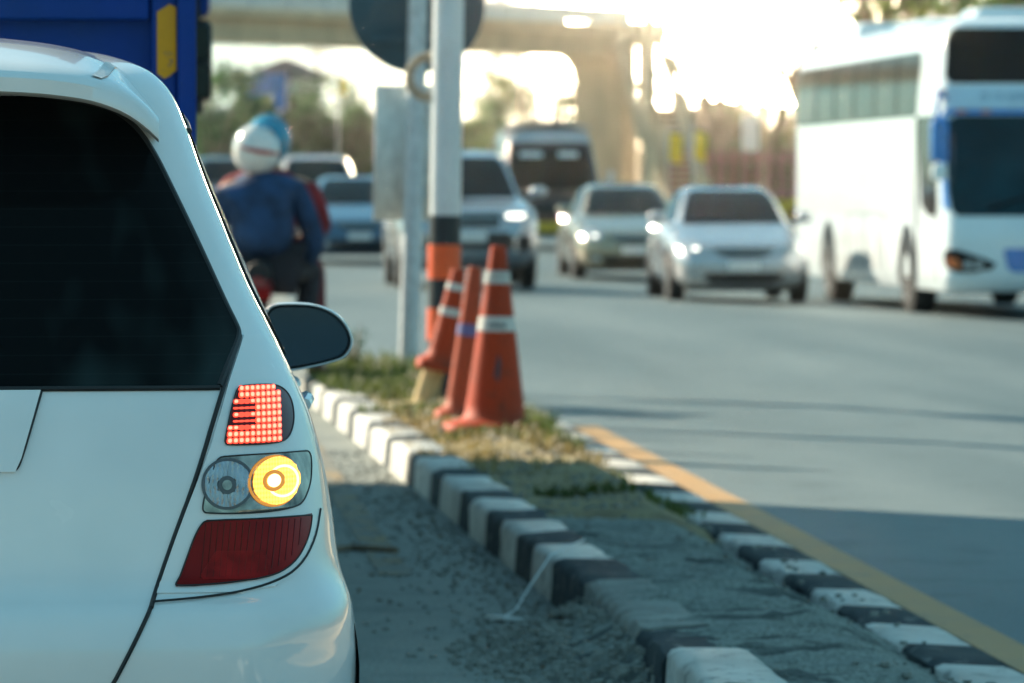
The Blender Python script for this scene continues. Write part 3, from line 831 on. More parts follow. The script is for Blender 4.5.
_l.new(_a.outputs[0], _r.inputs['Value']); _l.new(_r.outputs['Result'], _n['Principled BSDF'].inputs['Emission Strength'])
amber_hot = mat('amber_core', (1, .8, .4), .3, emit=(1, .70, .26), estr=1.25)
amber_rim = mat('amber_rim', (.6, .22, .04), .2, .4, emit=(1, .36, .04), estr=.2)
clear_m = mat('clear_cell', (.13, .12, .10), .15, .75, var=.7, scale=22, coat=.6, col2=(.34, .32, .27))
px2x = lambda px: (px + 140.0) / 594.0
px2z = lambda py: 1.28 - (py - 190.0) / 594.0
for sx in (1, -1):
    tl = S.patch([(.602, .488, .62) if False else (.604, sx * .492, sx * .640) if sx > 0 else (.604, -.640, -.492)] +
                 [(z, a, b) if sx > 0 else (z, -b, -a) for z, a, b in
                  ((.612, .495, .690), (.63, .501, .725), (.66, .512, .752), (.70, .527, .770), (.75, .546, .776), (.80, .566, .770), (.85, .585, .758), (.90, .600, .742), (.95, .614, .722), (1.0, .632, .698), (1.03, .642, .672))],
                 off=.004, nu=26, nv=40, thick=.02).build('tail_lamp', M['white_paint'], hb, smooth=50)
    def rows_px(lst): return [(px2z(y), *sorted((sx * px2x(a), sx * px2x(b)))) for y, a, b in lst]
    # top red cell
    up_rows = [(446, 224, 272), (443, 221, 282), (436, 222, 287), (424, 224, 290), (410, 227, 289), (400, 230, 285), (393, 232, 278), (389, 236, 268)]
    ul = S.patch(rows_px(up_rows), off=.0075, nu=18, nv=20, thick=.015).build('brake_lens', lens_red2, tl, smooth=50)
    zz = lambda y: np.interp(y, [r[0] for r in up_rows[::-1]], [r[1] for r in up_rows[::-1]])
    leds = MB(); hot = MB()
    for r_ in range(9):
        py = 392.3 + r_ * 6.2
        x0 = float(zz(py)) + 2.6
        for c in range(10):
            pxx = 225.5 + c * 5.3
            if pxx < x0 - 1 or pxx > 276 - max(0, (396 - py)) * .9 - max(0, py - 438) * .5: continue
            inner = c < 5 and 1 < r_ < 7
            wide = inner and r_ % 2 == 0
            hx, hz = (2.55 if not wide else 2.66) / 594, (2.85 if not inner else (2.2 if wide else 1.0)) / 594
            for tgt, k, o in ((leds, 1.0, .0085), (hot, .62, .0098)):
                if tgt is hot and (inner and (not wide or c in (2, 3))): continue
                cx_, cz_ = px2x(pxx), px2z(py)
                tgt.add([S.pn(sx * (cx_ + math.cos(t_) * hx * k * 1.12 * q_), cz_ + math.sin(t_) * hz * k * 1.12 * q_, o) for t_, q_ in [(2 * math.pi * (u + .5) / 12, 1.0 if u % 3 != 1 else 1.12) for u in range(12)]], [tuple(range(12))])
    lo = leds.build('led_grid', led_on, tl, smooth=0); hot.build('led_core', led_hot, tl, smooth=0)
    def rim(lst, par, nm):
        pp = [(sx * px2x(b_), px2z(y_)) for y_, a_, b_ in lst] + [(sx * px2x(a_), px2z(y_)) for y_, a_, b_ in lst[::-1]]; pp.append(pp[0])
        mb = MB(); S.strip(pp, .0015, .0074, mb=mb); mb.build(nm, M['black_trim'], par)
    rim(up_rows, tl, 'lens_rim')
    # clear cell with reversing bowl and amber bowl
    mid = [(513, 203, 262), (510, 199, 292), (505, 199, 299), (495, 201, 304), (485, 204, 307), (470, 209, 308), (460, 213, 307), (456, 220, 302)]
    ml = S.patch(rows_px(mid), off=.0075, nu=26, nv=18, thick=.015).build('clear_lens', clear_m, tl, smooth=50)
    rim(mid, tl, 'lens_rim')
    def disc(cpx, cpy, rad, off, m, name, inner=0.0, clip=None, ribs=0, n=40, parent=tl):
        mb = MB(); rings = []
        K = 8
        for q in range(K + 1):
            rr_ = inner + (rad - inner) * q / K; ring = []
            for k in range(n):
                a = 2 * math.pi * k / n
                qx = cpx + rr_ * math.cos(a); qy = cpy + rr_ * math.sin(a)
                if clip: qy = min(max(qy, clip[0]), clip[1])
                wob = .0012 * math.cos(qx * ribs) if ribs else 0
                ring.append(S.pn(sx * px2x(qx), px2z(qy), off + wob))
            rings.append(ring)
        for i in range(K):
            for k in range(n):
                mb.add([rings[i][k], rings[i][(k + 1) % n], rings[i + 1][(k + 1) % n], rings[i + 1][k]], [(0, 1, 2, 3)])
        return mb.build(name, m, parent, smooth=30)
    disc(223, 484, 25.5, .0087, lamp_dark, 'bowl_rim', 22.5, (457, 511))
    disc(223, 484, 22.5, .0090, bowl_m, 'reversing_bowl', 8, (458, 510), 1.3, 60)
    disc(223, 485, 9, .0105, lamp_dark, 'bulb_shade', 0)
    disc(223, 485, 5, .0125, clear_m, 'bulb', 0)
    disc(268, 483, 25.5, .0089, amber_rim, 'amber_rim', 23, (457, 511))
    disc(270, 483, 23.3, .0100, amber_on, 'amber_bowl', 8, (458, 510), 1.5, 60)
    disc(275, 484, 16, .0125, amber_hot, 'amber_glow_ring', 13.5, None, 0)
    disc(265, 483, 10.5, .0140, amber_rim, 'amber_bulb_shade', 6)
    disc(265, 483, 6.5, .0150, amber_hot, 'amber_bulb', 0)
    # lower red reflector cell
    low = [(586, 172, 190), (584, 172, 222), (580, 174, 252), (573, 177, 276), (562, 181, 291), (548, 186, 300), (535, 191, 305), (524, 197, 307), (519, 203, 307)]
    ll = S.patch(rows_px(low), off=.0075, nu=26, nv=20, thick=.015).build('reflector_lens', lens_red, tl, smooth=50)
    rim(low, tl, 'lens_rim')
    S.patch(rows_px([(580, 200, 250), (575, 196, 262), (562, 204, 264), (550, 212, 258)]), off=.0083, nu=12, nv=8, thick=.003).build('reflector', red_bright, ll, smooth=50)
    gr = MB()
    for q in range(16):
        pxx = 202 + q * 6.2
        S_lo = 522; S_hi = float(np.interp(pxx, [180, 222, 252, 276, 291, 303], [582, 581, 577, 570, 559, 535]))
        gr.path([S.pn(sx * px2x(pxx - (yy - 522) * .10), px2z(yy), (.0078)) for yy in np.linspace(S_lo, S_hi - 3, 6)], .0007, 4)
    gr.build('lens_rib', lens_red2, ll, smooth=30)
# side glass with visor, door line, handle
for sd in (1, -1):
    wr_ = [(.985, .62, 2.55), (1.05, .58, 2.42), (1.15, .60, 2.26), (1.25, .64, 2.1), (1.35, .70, 1.95), (1.42, .78, 1.84)]
    S.patch(wr_, off=.004, nu=30, nv=16, mode='s', side=sd, thick=.012).build('side_window', M['car_glass'], hb, smooth=50)
    mb = MB(); S.strip([(.70, 1.385), (.95, 1.41), (1.5, 1.42), (1.85, 1.40)], .007, .001, 's', sd, mb=mb); mb.build('window_visor', M['black_trim'], hb)
    for pp in ([(1.45, .35), (1.45, .975)], [(2.6, .35), (2.6, .9)]):
        mb = MB(); S.strip(pp, .004, 0, 's', sd, mb=mb); mb.build('door_gap', M['black_trim'], hb)
    for y in (1.1, 1.85):
        mb = MB(); p0 = S.ps(y, .875, sd, .004); p1 = S.ps(y + .06, .88, sd, .014); p2 = S.ps(y + .17, .88, sd, .014); p3 = S.ps(y + .22, .875, sd, .004); mb.path([p0, p1, p2, p3], .012, 8); mb.build('door_handle', M['white_paint'], hb)
    # wheel arches
    for yw in (.62, 3.05):
        mb = MB(); rows = []
        for q in range(25):
            a = math.pi * (-.08 + 1.16 * q / 24)
            rows.append([S.ps(yw + rr_ * math.cos(a), max(.245, .30 + rr_ * math.sin(a)), sd, -.004 + .007 * (yw > 1)) for rr_ in (.20, .28, .33)])
        mb.grid(rows); mb.build('wheel_arch', M['black_trim'], hb, smooth=50)
        wheel(hb, (sd * .715, yw, .292), .292, .18)
    # door mirror
    mi_ = empty('mirror_arm', (0, 0, 0)); bpy.data.objects.remove(mi_)
    pts = [(262, 318), (266, 307), (275, 303), (295, 302.5), (315, 304), (333, 311), (345, 322), (352, 336), (352, 346), (345, 357), (335, 361), (315, 366), (295, 370), (283, 371), (274, 362), (265, 340)]
    ps_ = 4900.0 / 10.5
    cvt = [(sd * ((px - 140) / ps_ + .467), 1.28 - (py - 190) / ps_) for px, py in pts]
    cxm = sum(p[0] for p in cvt) / len(cvt); czm = sum(p[1] for p in cvt) / len(cvt)
    def sm(ptsx, it=2):
        for _ in range(it):
            ptsx = [q for a, b in zip(ptsx, ptsx[1:] + ptsx[:1]) for q in ((a[0] * .75 + b[0] * .25, a[1] * .75 + b[1] * .25), (a[0] * .25 + b[0] * .75, a[1] * .25 + b[1] * .75))]
        return ptsx
    ol = sm(cvt)
    mb = MB(); rings = []
    for k_, yy in ((.95, 2.353), (.985, 2.351), (1.0, 2.36), (1.02, 2.375), (1.0, 2.40), (.93, 2.44), (.78, 2.48), (.5, 2.51), (.15, 2.52)):
        rings.append([(cxm + (x - cxm) * k_, yy, czm + (z - czm) * k_) for x, z in ol])
    n = len(ol)
    for i in range(len(rings) - 1):
        for k in range(n): mb.add([rings[i][k], rings[i][(k + 1) % n], rings[i + 1][(k + 1) % n], rings[i + 1][k]], [(0, 1, 2, 3)])
    # arm to the door
    mb.path([(cxm - sd * .07, 2.44, czm - .06), (sd * .74, 2.46, .90)], [.03, .035], 10)
    mh = mb.build('door_mirror', M['white_paint'], hb, smooth=50)
    mb = MB(); a = [(cxm + (x - cxm) * .955, 2.357, czm + (z - czm) * .94) for x, z in ol]; b = [(cxm + (x - cxm) * .90, 2.352, czm + (z - czm) * .87) for x, z in ol]; c = [(x, 2.372, z) for x, _, z in b]
    for k in range(n):
        mb.add([a[k], a[(k + 1) % n], b[(k + 1) % n], b[k]], [(0, 1, 2, 3)]); mb.add([b[k], b[(k + 1) % n], c[(k + 1) % n], c[k]], [(0, 1, 2, 3)])
    mb.build('mirror_frame', M['black_trim'], mh, smooth=40)
    mirr = bpy.data.materials.get('mirror_glass') or mat('mirror_glass', (.04, .085, .13), .06, 1.0, var=.05)
    mb = MB(); cc = [(cxm + (x - cxm) * .94, 2.3665 + (x - cxm) * sd * .02, czm + (z - czm) * .90) for x, z in ol]; mb.add(cc, [tuple(range(n))]); mb.build('mirror_glass', mirr, mh, smooth=0)

# ================================================================== BLUE TRUCK
tk = empty('tipper_truck', (-1.02, 13.25, 0), 0, 'blue tipper truck with an amber strip on its tailgate ahead of the white hatchback', 'truck')
W2 = 1.172; TH = 3.0
mb = MB(); mb.box((0, 3.3, (TH + 1.0) / 2 + .02), (2 * W2 - .01, 6.4, TH - 1.0)); mb.build('tipper_body', M['truck_blue'], tk, bevel=.015)
mb = MB()
mb.box((0, .03, 1.45), (2 * W2 - .23, .05, 1.5))
for z in (1.40,): mb.box((0, .0, z), (2 * W2 - .23, .04, .05))
tg = mb.build('tailgate', M['truck_blue'], tk, bevel=.008)
mb = MB()
for sx in (1, -1):
    mb.box((sx * (W2 - .026), -.03, 2.0), (.05, .14, 2.1))
    mb.box((sx * (W2 - .0855), -.012, 2.0), (.068, .10, 2.1))
mb.box((0, -.012, 1.80), (2 * W2 - .25, .10, .13)); mb.box((0, -.012, 2.96), (2 * W2 - .25, .10, .1)); mb.box((0, -.012, 1.0), (2 * W2 - .25, .10, .12))
mb.build('tail_frame', M['truck_blue'], tk, bevel=.008)
for sx in (1, -1):
    x0_, x1_ = sx * (W2 - .054), sx * (W2 - .105); u_ = lambda t: x0_ + (x1_ - x0_) * t
    mb = MB(); mb.prism([(u_(0), 1.60), (u_(0), 1.77), (u_(.35), 1.778), (u_(1), 1.757), (u_(1), 1.592), (u_(.62), 1.578), (u_(.35), 1.586)], -.068, -.064)
    mb.build('amber_strip', M['amber_tape'], tk)
for sx in (1, -1):
    mb = MB()
    for q in range(7): mb.box((sx * (W2 - .003), .6 + q * .95, 2.0), (.02, .09, 1.9))
    mb.box((sx * (W2 - .003), 3.3, 2.92), (.024, 6.4, .12)); mb.build('side_rib', M['truck_blue'], tk, bevel=.01)
mb = MB(); mb.box((0, 4.4, .78), (1.0, 8.4, .3)); mb.box((0, .2, .62), (2.2, .12, .22)); 
for sx in (1, -1): mb.box((sx * 1.08, 3.3, .74), (.06, 6.4, .5))  # side guards added to block sun passing under the body
mb.build('chassis', M['truck_dark'], tk)
for y in (1.5, 2.75, 7.9):
    for sx in (1, -1): wheel(tk, (sx * .98, y, .5), .5, .34, M['truck_dark'], 8)
mb = MB(); mb.box((0, 8.1, 1.75), (2.3, 1.9, 2.2), taper=(.94, .9)); mb.build('cab', M['truck_blue'], tk, bevel=.06)
for sx in (1, -1):
    mb = MB(); mb.box((sx * 1.125, 8.2, 2.15), (.05, .9, .7)); mb.build('cab_window', M['car_glass'], tk, bevel=.02)
    # the cab mirrors reach past the body
    mb = MB(); mb.path([(sx * 1.10, 8.4, 2.62), (sx * 1.26, 8.45, 2.58), (sx * 1.285, 8.45, 1.62), (sx * 1.12, 8.4, 1.62)], .016, 8)
    arm = mb.build('mirror_arm', M['truck_dark'], tk)
    mb = MB(); mb.box((sx * 1.29, 8.46, 1.85), (.10, .09, .36)); mh = mb.build('mirror_housing', M['black_trim'], arm, bevel=.03)
    for z in (1.93, 1.76):
        mb = MB(); mb.box((sx * 1.29, 8.41, z), (.08, .012, .15)); mb.build('mirror_face', M['car_glass'], arm, bevel=.01)
    mb = MB(); mb.box((sx * 1.28, 8.5, 2.12), (.10, .12, .15)); mb.build('mirror_cap', M['truck_blue'], arm, bevel=.03)
for sx in (1, -1):
    mb = MB(); mb.box((sx * .85, .1, .75), (.36, .06, .12)); mb.build('tail_light', lens_red, tk, bevel=.01)

# ================================================================== CONES AND POSTS
def cone(name, loc, H, label, m, tilt=(0, 0, 0), base=.24, sleeve=True, ink=False, blue=False):
    root = empty(name, loc, 0, label, 'traffic cone', 'traffic cones on the island'); root.rotation_euler = tilt
    mb = MB(); b = base
    # square foot with a rounded rim
    N = 48; rings = []
    def sq(r, z, p):
        return [(math.copysign(abs(math.cos(a)) ** p, math.cos(a)) * r, math.copysign(abs(math.sin(a)) ** p, math.sin(a)) * r, z) for a in [2 * math.pi * k / N for k in range(N)]]
    r0 = b * .60; top = .037
    for r, z, p in ((b, 0, .42), (b * 1.01, .022, .42), (b * .97, .042, .45), (b * .86, .05, .6), (r0 + .022, .058, .9), (r0, .085, 1)):
        rings.append(sq(r, z, p))
    for q in range(1, 15):
        t = q / 14; z = .085 + (H - .085) * t; r = r0 + (top - r0) * t
        rings.append([(v[0] , v[1], z) for v in sq(r, z, 1)])
    rings.append(sq(top * .8, H + .004, 1)); rings.append(sq(top * .62, H - .004, 1))
    vs = [v for r in rings for v in r]; fs = []
    for i in range(len(rings) - 1):
        for k in range(N): fs.append((i * N + k, i * N + (k + 1) % N, (i + 1) * N + (k + 1) % N, (i + 1) * N + k))
    fs.append(tuple(range(N - 1, -1, -1))); fs.append(tuple((len(rings) - 1) * N + k for k in range(N)))
    mb.add(vs, fs); bd = mb.build('cone_body', m, root, smooth=50)
    rz = lambda z: r0 + (top - r0) * (z - .085) / (H - .085)
    if sleeve:
        for z0, z1 in ((.545 * H, .625 * H), (.80 * H, .87 * H)):
            mb = MB(); mb.lathe([(rz(z0) + .0005, z0), (rz(z0) + .004, z0 + .002), (rz(z1) + .004, z1 - .002), (rz(z1) + .0005, z1)], 40, cap=False); sl = mb.build('reflective_band', M['reflective'], root)
            if ink and z0 < .7 * H:
                mb = MB()
                for k in range(9):
                    a = R(-118 + k * 6.2); zz_ = z0 + .4 * (z1 - z0)
                    for u in range(2 + k % 2):
                        aa = a + R(rnd.uniform(-2, 2)); hh = .3 * (z1 - z0)
                        q0 = Vector((math.cos(aa) * (rz(zz_) + .0052), math.sin(aa) * (rz(zz_) + .0052), zz_ - hh * .5)); q1 = Vector((math.cos(aa + R(rnd.uniform(-3, 3))) * (rz(zz_ + hh) + .0052), math.sin(aa) * (rz(zz_ + hh) + .0052), zz_ + hh * rnd.uniform(.2, .7)))
                        mb.path([q0, q1], .0022, 5)
                mb.build('worn_print', M['ink'], sl)
    if blue:
        z0 = .56 * H; mb = MB(); mb.lathe([(rz(z0) + .004, z0), (rz(z0 + .06) + .004, z0 + .06)], 30, cap=False); mb.build('blue_band', M['blue_ink'], root)
    if ink:
        mb = MB()
        for (u, z) in ((-92, .36), (-88, .33), (-96, .30), (-90, .28)):
            a = R(u); mb.path([(math.cos(a) * (rz(z * H) + .001), math.sin(a) * (rz(z * H) + .001), z * H), (math.cos(a + .07) * (rz(z * H + .04) + .001), math.sin(a + .07) * (rz(z * H + .04) + .001), z * H + .05)], .006, 5)
        mb.build('scuff', M['ink'], bd)
    return root
cone('traffic_cone', (1.70, 23.5, .114), .895, 'large orange traffic cone standing nearest, with two white reflective bands', M['cone'], (0, R(1.2), 0), .245, True, True)
cone('traffic_cone', (1.60, 24.6, .115), .78, 'faded slim cone without white bands leaning right between the two banded cones', M['cone_pink'], (R(2), R(6.0), 0), .125, False, False, True)
cone('traffic_cone', (1.585, 26.0, .325), .54, 'smaller orange cone perched on a cream stub and leaning right beside the banded post', M['cone'], (R(3), R(11), 0), .125)
st = MB(); st.path([(1.50, 26.05, .10), (1.515, 26.05, .17), (1.535, 26.02, .25), (1.575, 26.0, .38)], [.07, .062, .06, .055], 14)
st.box((1.47, 26.0, .125), (.17, .16, .06))
tag(st.build('broken_stub', M['cream'], smooth=50), 'cream broken concrete stub on the grass, holding up the smaller cone', 'post stub')
# round banded post
bp_ = empty('banded_post', (1.655, 26.9, 0), 0, 'tall white post with black and orange bands at its foot standing behind the cones', 'post')
bp_.rotation_euler = (0, R(.95), 0)
rp_ = .085
def cyl(name, m, z0, z1, r, parent, rr2=None):
    mb = MB(); mb.lathe([(r, z0), (rr2 or r, z1)], 40); return mb.build(name, m, parent)
cyl('post', M['post_white'], 1.14, 4.6, rp_, bp_)
cyl('black_band', M['post_black'], .98, 1.14, rp_ + .002, bp_)
cyl('orange_band', M['post_orange'], .79, .98, rp_ + .006, bp_)
cyl('black_band', M['post_black'], .63, .79, rp_ + .002, bp_)
cyl('orange_band', M['post_orange'], .455, .63, rp_ + .006, bp_)
cyl('black_band', M['post_black'], .05, .455, rp_ + .002, bp_)
# coil of old rope tied to it
mb = MB()
for q in range(5):
    pts = [(.112 * math.cos(a), rnd.uniform(-.012, .012) + .01 * (q - 2), .122 * math.sin(a)) for a in [2 * math.pi * k / 26 for k in range(26)]]
    pts = [(x + rnd.uniform(-.006, .006), y, z + rnd.uniform(-.006, .006)) for x, y, z in pts]
    s_ = 1 - .07 * (q % 3)
    mb.path([(x * s_, y, z * s_) for x, y, z in pts], .017, 8, closed=True)
mb.path([(.0, .0, .115), (.08, .05, .2), (.12, .1, .22)], .01, 6)
p = dp(428, 77, 27.05)
tag(mb.build('rope_coil', M['rope'], loc=p), 'weathered grey rope coil hanging against the tall white post', 'rope')
# sign seen from behind
sg = empty('traffic_sign', (1.70, 31.0, 0), 0, 'dark backed round traffic sign with a mottled metal plate on a thin pale post', 'sign')
top_x = .085
mb = MB(); mb.path([(-.01, 0, .05), (.035, 0, 1.5), (top_x - .01, 0, 3.2)], .062, 26); mb.build('post', M['galv'], sg)
mb = MB(); mb.lathe([(.426, .070), (.432, .074), (.432, .086), (.426, .09)], 64, (.055, 0, 2.452), 'y'); mb.build('round_panel', M['sign_back'], sg)
for z in (2.62, 2.24):
    mb = MB(); mb.box((.055, .055, z), (.6, .03, .05)); mb.build('bracket', M['sign_back'], sg)
mb = MB(); N = 20
w0, w1, z0, z1 = -.215, .19, 1.085, 1.945
rows = []
for zz_ in np.linspace(z0, z1, 3): rows.append([(w0 + (w1 - w0) * i / N - .01 * (1 - (zz_ - z0) / .86), .062 + .055 * (1 - ((i / N - .5) * 2) ** 2), float(zz_)) for i in range(N + 1)])
mb.grid(rows); pl = mb.build('plate', M['galv_spangle'], sg, smooth=60)
sd_ = pl.modifiers.new('thick', 'SOLIDIFY'); sd_.thickness = .006
for z in (1.25, 1.78, 2.24, 2.62):
    mb = MB(); mb.path([(.03 + z * .018 + .055 * math.cos(a), .055 * math.sin(a), z) for a in [2 * math.pi * k / 16 for k in range(16)]], .007, 6, closed=True)
    mb.build('clamp', M['galv'], sg)

# ================================================================== RIDERS AND MOTORCYCLE
def skin_mesh(name, joints, m, parent, sub=2):
    """joints: name -> (parent, (x,y,z), radius)"""
    names = list(joints); idx = {n_: i for i, n_ in enumerate(names)}
    me = bpy.data.meshes.new(name)
    me.from_pydata([joints[n_][1] for n_ in names], [(idx[joints[n_][0]], idx[n_]) for n_ in names if joints[n_][0]], [])
    me.materials.append(m)
    o = bpy.data.objects.new(name, me); COL.objects.link(o); o.parent = parent
    sk = o.modifiers.new('skin', 'SKIN'); sk.use_smooth_shade = True; sk.branch_smoothing = .5
    for i, n_ in enumerate(names):
        r = joints[n_][2]; v = me.skin_vertices[0].data[i]
        v.radius = (r, r) if not hasattr(r, '__len__') else r
        v.use_root = joints[n_][0] is None
    sb = o.modifiers.new('sub', 'SUBSURF'); sb.levels = sub; sb.render_levels = sub
    return o
def hand(J, wrist, pos, fwd, side, up, tag_):
    """palm and five fingers closed round a grip"""
    p = Vector(pos); f = Vector(fwd).normalized(); u = Vector(up).normalized(); s_ = f.cross(u).normalized() * side
    J[tag_ + 'palm'] = (wrist, tuple(p + f * .05), (.022, .036))
    for i, (o_, L) in enumerate(((-.03, .062), (-.01, .074), (.01, .070), (.03, .056))):
        b = p + f * .085 + s_ * o_
        J[tag_ + f'f{i}a'] = (tag_ + 'palm', tuple(b), .0095)
        J[tag_ + f'f{i}b'] = (tag_ + f'f{i}a', tuple(b + f * L * .45 - u * L * .3), .009)
        J[tag_ + f'f{i}c'] = (tag_ + f'f{i}b', tuple(b + f * L * .3 - u * L * .85), .008)
    b = p + f * .03 - s_ * .035
    J[tag_ + 't1'] = (tag_ + 'palm', tuple(b - u * .012), .011)
    J[tag_ + 't2'] = (tag_ + 't1', tuple(b + f * .03 - s_ * .012 - u * .035), .009)

def helmet(parent, loc, m1, m2, stripe, rot=(0, 0, 0), split=.2):
    o_ = MB(); n = 36; prof = []
    for i in range(15):
        a = math.pi * (-.36 + .86 * i / 14); prof.append((.142 * math.cos(a) if i < 14 else .0005, .158 * math.sin(a)))
    o_.lathe([(prof[0][0] - .012, prof[0][1] + .004)] + prof, n, cap=False)
    h = o_.build('helmet', m1, parent, loc=loc, rot=rot, smooth=60)
    for v in h.data.vertices:
        v.co.y *= 1.13
        if v.co.y > .02 and v.co.z < .03: v.co.y -= (v.co.y - .02) * .25 * min(1, (.03 - v.co.z) * 9)
    # second colour over the crown
    o2 = MB(); rows = []
    for i in range(10):
        a = R(90 - 50 * (i / 9) ** 1); rows.append([(.1445 * math.cos(a) * math.cos(b), .1445 * 1.13 * math.cos(a) * math.sin(b), .160 * math.sin(a)) for b in [2 * math.pi * k / n for k in range(n + 1)]])
    o2.grid(rows); o2.build('helmet_crown', m2, h, rot=(R(-28), R(split * 57), 0), smooth=60)
    if stripe:
        o3 = MB(); rows = []
        for k in range(22):
            t = k / 21; b = R(-150 + 120 * t); zc = .045 - .075 * t
            row = []
            for q in (-.5, .5):
                zz_ = zc + q * (.008 + .022 * math.sin(math.pi * t)); c = math.sqrt(max(0, 1 - (zz_ / .158) ** 2)) * .1455
                row.append((c * math.cos(b), c * 1.13 * math.sin(b), zz_))
            rows.append(row)
        o3.grid(rows); o3.build('helmet_stripe', M['red_stripe'], h, smooth=60)
    v_ = MB(); rows = []
    for i in range(6):
        zz_ = -.055 + .1 * i / 5; c = math.sqrt(1 - (zz_ / .158) ** 2) * .147
        rows.append([(c * math.cos(b), c * 1.10 * math.sin(b), zz_) for b in [R(35 + 110 * k / 16) for k in range(17)]])
    v_.grid(rows); v_.build('visor', M['car_glass'], h, smooth=60)
    return h

BX, BY = .70, 29.55
mo = empty('motorcycle', (BX, BY, 0), 0, 'dark step-through motorcycle carrying two riders between the truck and the kerb', 'motorcycle')
def moto_wheel(y):
    mb = MB(); mb.lathe([(.235, -.03), (.27, -.045), (.295, -.03), (.30, 0), (.295, .03), (.27, .045), (.235, .03)], 32, axis='x', cap=False)
    w_ = mb.build('wheel', M['rubber'], mo, loc=(0, y, .30))
    mb = MB(); mb.lathe([(.238, -.025), (.222, -.02), (.222, .02), (.238, .025)], 32, axis='x', cap=False)
    for q in range(18):
        a = 2 * math.pi * q / 18; mb.path([(.02 * (-1) ** q, math.cos(a) * .03, math.sin(a) * .03), (0, math.cos(a + .2) * .225, math.sin(a + .2) * .225)], .003, 4)
    mb.lathe([(.045, -.05), (.045, .05)], 14, axis='x'); mb.build('rim', M['alloy'], w_)
moto_wheel(0); moto_wheel(1.22)
mb = MB(); mb.path([(0, .45, .30), (0, .35, .45), (0, .9, .42), (0, 1.02, .70), (0, .98, .95)], [.06, .07, .09, .06, .04], 10); mb.path([(.09, 0, .3), (.09, .5, .34)], .03, 8); mb.path([(-.09, 0, .3), (-.09, .5, .34)], .03, 8); mb.box((0, .5, .33), (.2, .34, .24)); mb.build('frame', M['moto_dark'], mo, smooth=50)
mb = MB(); mb.path([(0, -.28, .70), (0, -.1, .70), (0, .2, .66), (0, .5, .62)], [.06, .10, .11, .09], 14); mb.build('tail_panel', M['moto_red'], mo, smooth=50)
mb = MB(); mb.path([(0, -.25, .775), (0, 0, .78), (0, .3, .75), (0, .55, .72)], [.07, .115, .12, .08], 14)
se = mb.build('saddle', M['rubber'], mo, smooth=60); se.scale = (1, 1, 1)
mb = MB(); mb.box((0, -.30, .66), (.16, .05, .08)); mb.build('tail_light', lens_red, mo, bevel=.015)
mb = MB(); rows = [[(x, .33 * math.cos(a), .30 + .33 * math.sin(a)) for x in (-.065, -.05, .05, .065)] for a in [R(60 + 110 * k / 14) for k in range(15)]]; mb.grid(rows); mb.path([(0, -.30, .42), (0, -.34, .30)], [.05, .07], 8); mb.build('mudguard', M['moto_dark'], mo)
mb = MB(); mb.box((0, -.36, .43), (.19, .012, .15)); mb.build('number_plate', M['plate'], mo)
mb = MB(); mb.path([(.14, .45, .24), (.15, .1, .27), (.17, -.32, .36)], [.025, .045, .05], 12); mb.build('exhaust', M['moto_dark'], mo)
mb = MB(); mb.path([(0, 1.22, .3), (0, 1.05, .85)], .05, 10); mb.path([(-.34, .82, 1.0), (-.2, .95, 1.02), (0, 1.0, .98), (.2, .95, 1.02), (.34, .82, 1.0)], .015, 8); mb.build('handlebar', M['moto_dark'], mo)
mb = MB(); mb.path([(0, 1.12, .95), (0, 1.0, .98)], [.1, .08], 14); mb.build('headlight', M['lamp_glass'], mo)
for sx in (1, -1):
    mb = MB(); mb.path([(sx * .2, .95, 1.02), (sx * .34, .92, 1.18)], .007, 6); mb.lathe([(.055, -.01), (.06, 0), (.055, .01)], 16, (sx * .36, .92, 1.2), 'y'); mb.build('mirror', M['moto_dark'], mo)

def person(name, loc, label, J, jacket, jm, trousers, tm_, shoes):
    root = empty(name, loc, 0, label, 'person')
    cov = {n_ for n_, _ in jacket} | {n_ for n_, _ in trousers}
    JB = {n_: (v[0], v[1], (tuple(q * .72 for q in v[2]) if hasattr(v[2], '__len__') else v[2] * .72) if n_ in cov and n_ != 'neck' and not n_.endswith('wr') else v[2]) for n_, v in J.items()}
    body = skin_mesh('body', JB, M['skin'], root)
    def sub(names, grow):
        out = {}
        for i, (n_, g) in enumerate(names):
            pa, po, r = J[n_]; r = r if not hasattr(r, '__len__') else max(r)
            out[n_] = (pa if pa in out else (None if i == 0 else None), po, r * g + grow)
        return out
    skin_mesh('jacket', sub(jacket, .018), jm, root); skin_mesh('trousers', sub(trousers, .016), tm_, root)
    for k in shoes:
        a, b = Vector(J[k + 'ankle'][1]), Vector(J[k + 'toe'][1]); mb = MB(); d = (b - a)
        mb.path([b + d * .15 + Vector((0, 0, .0)), b, a + d * .35 - Vector((0, 0, .03)), a - Vector((0, .05, .045))], [.03, .043, .048, .042], 12); mb.build('shoe', M['shoe'], root, smooth=60)
    return root
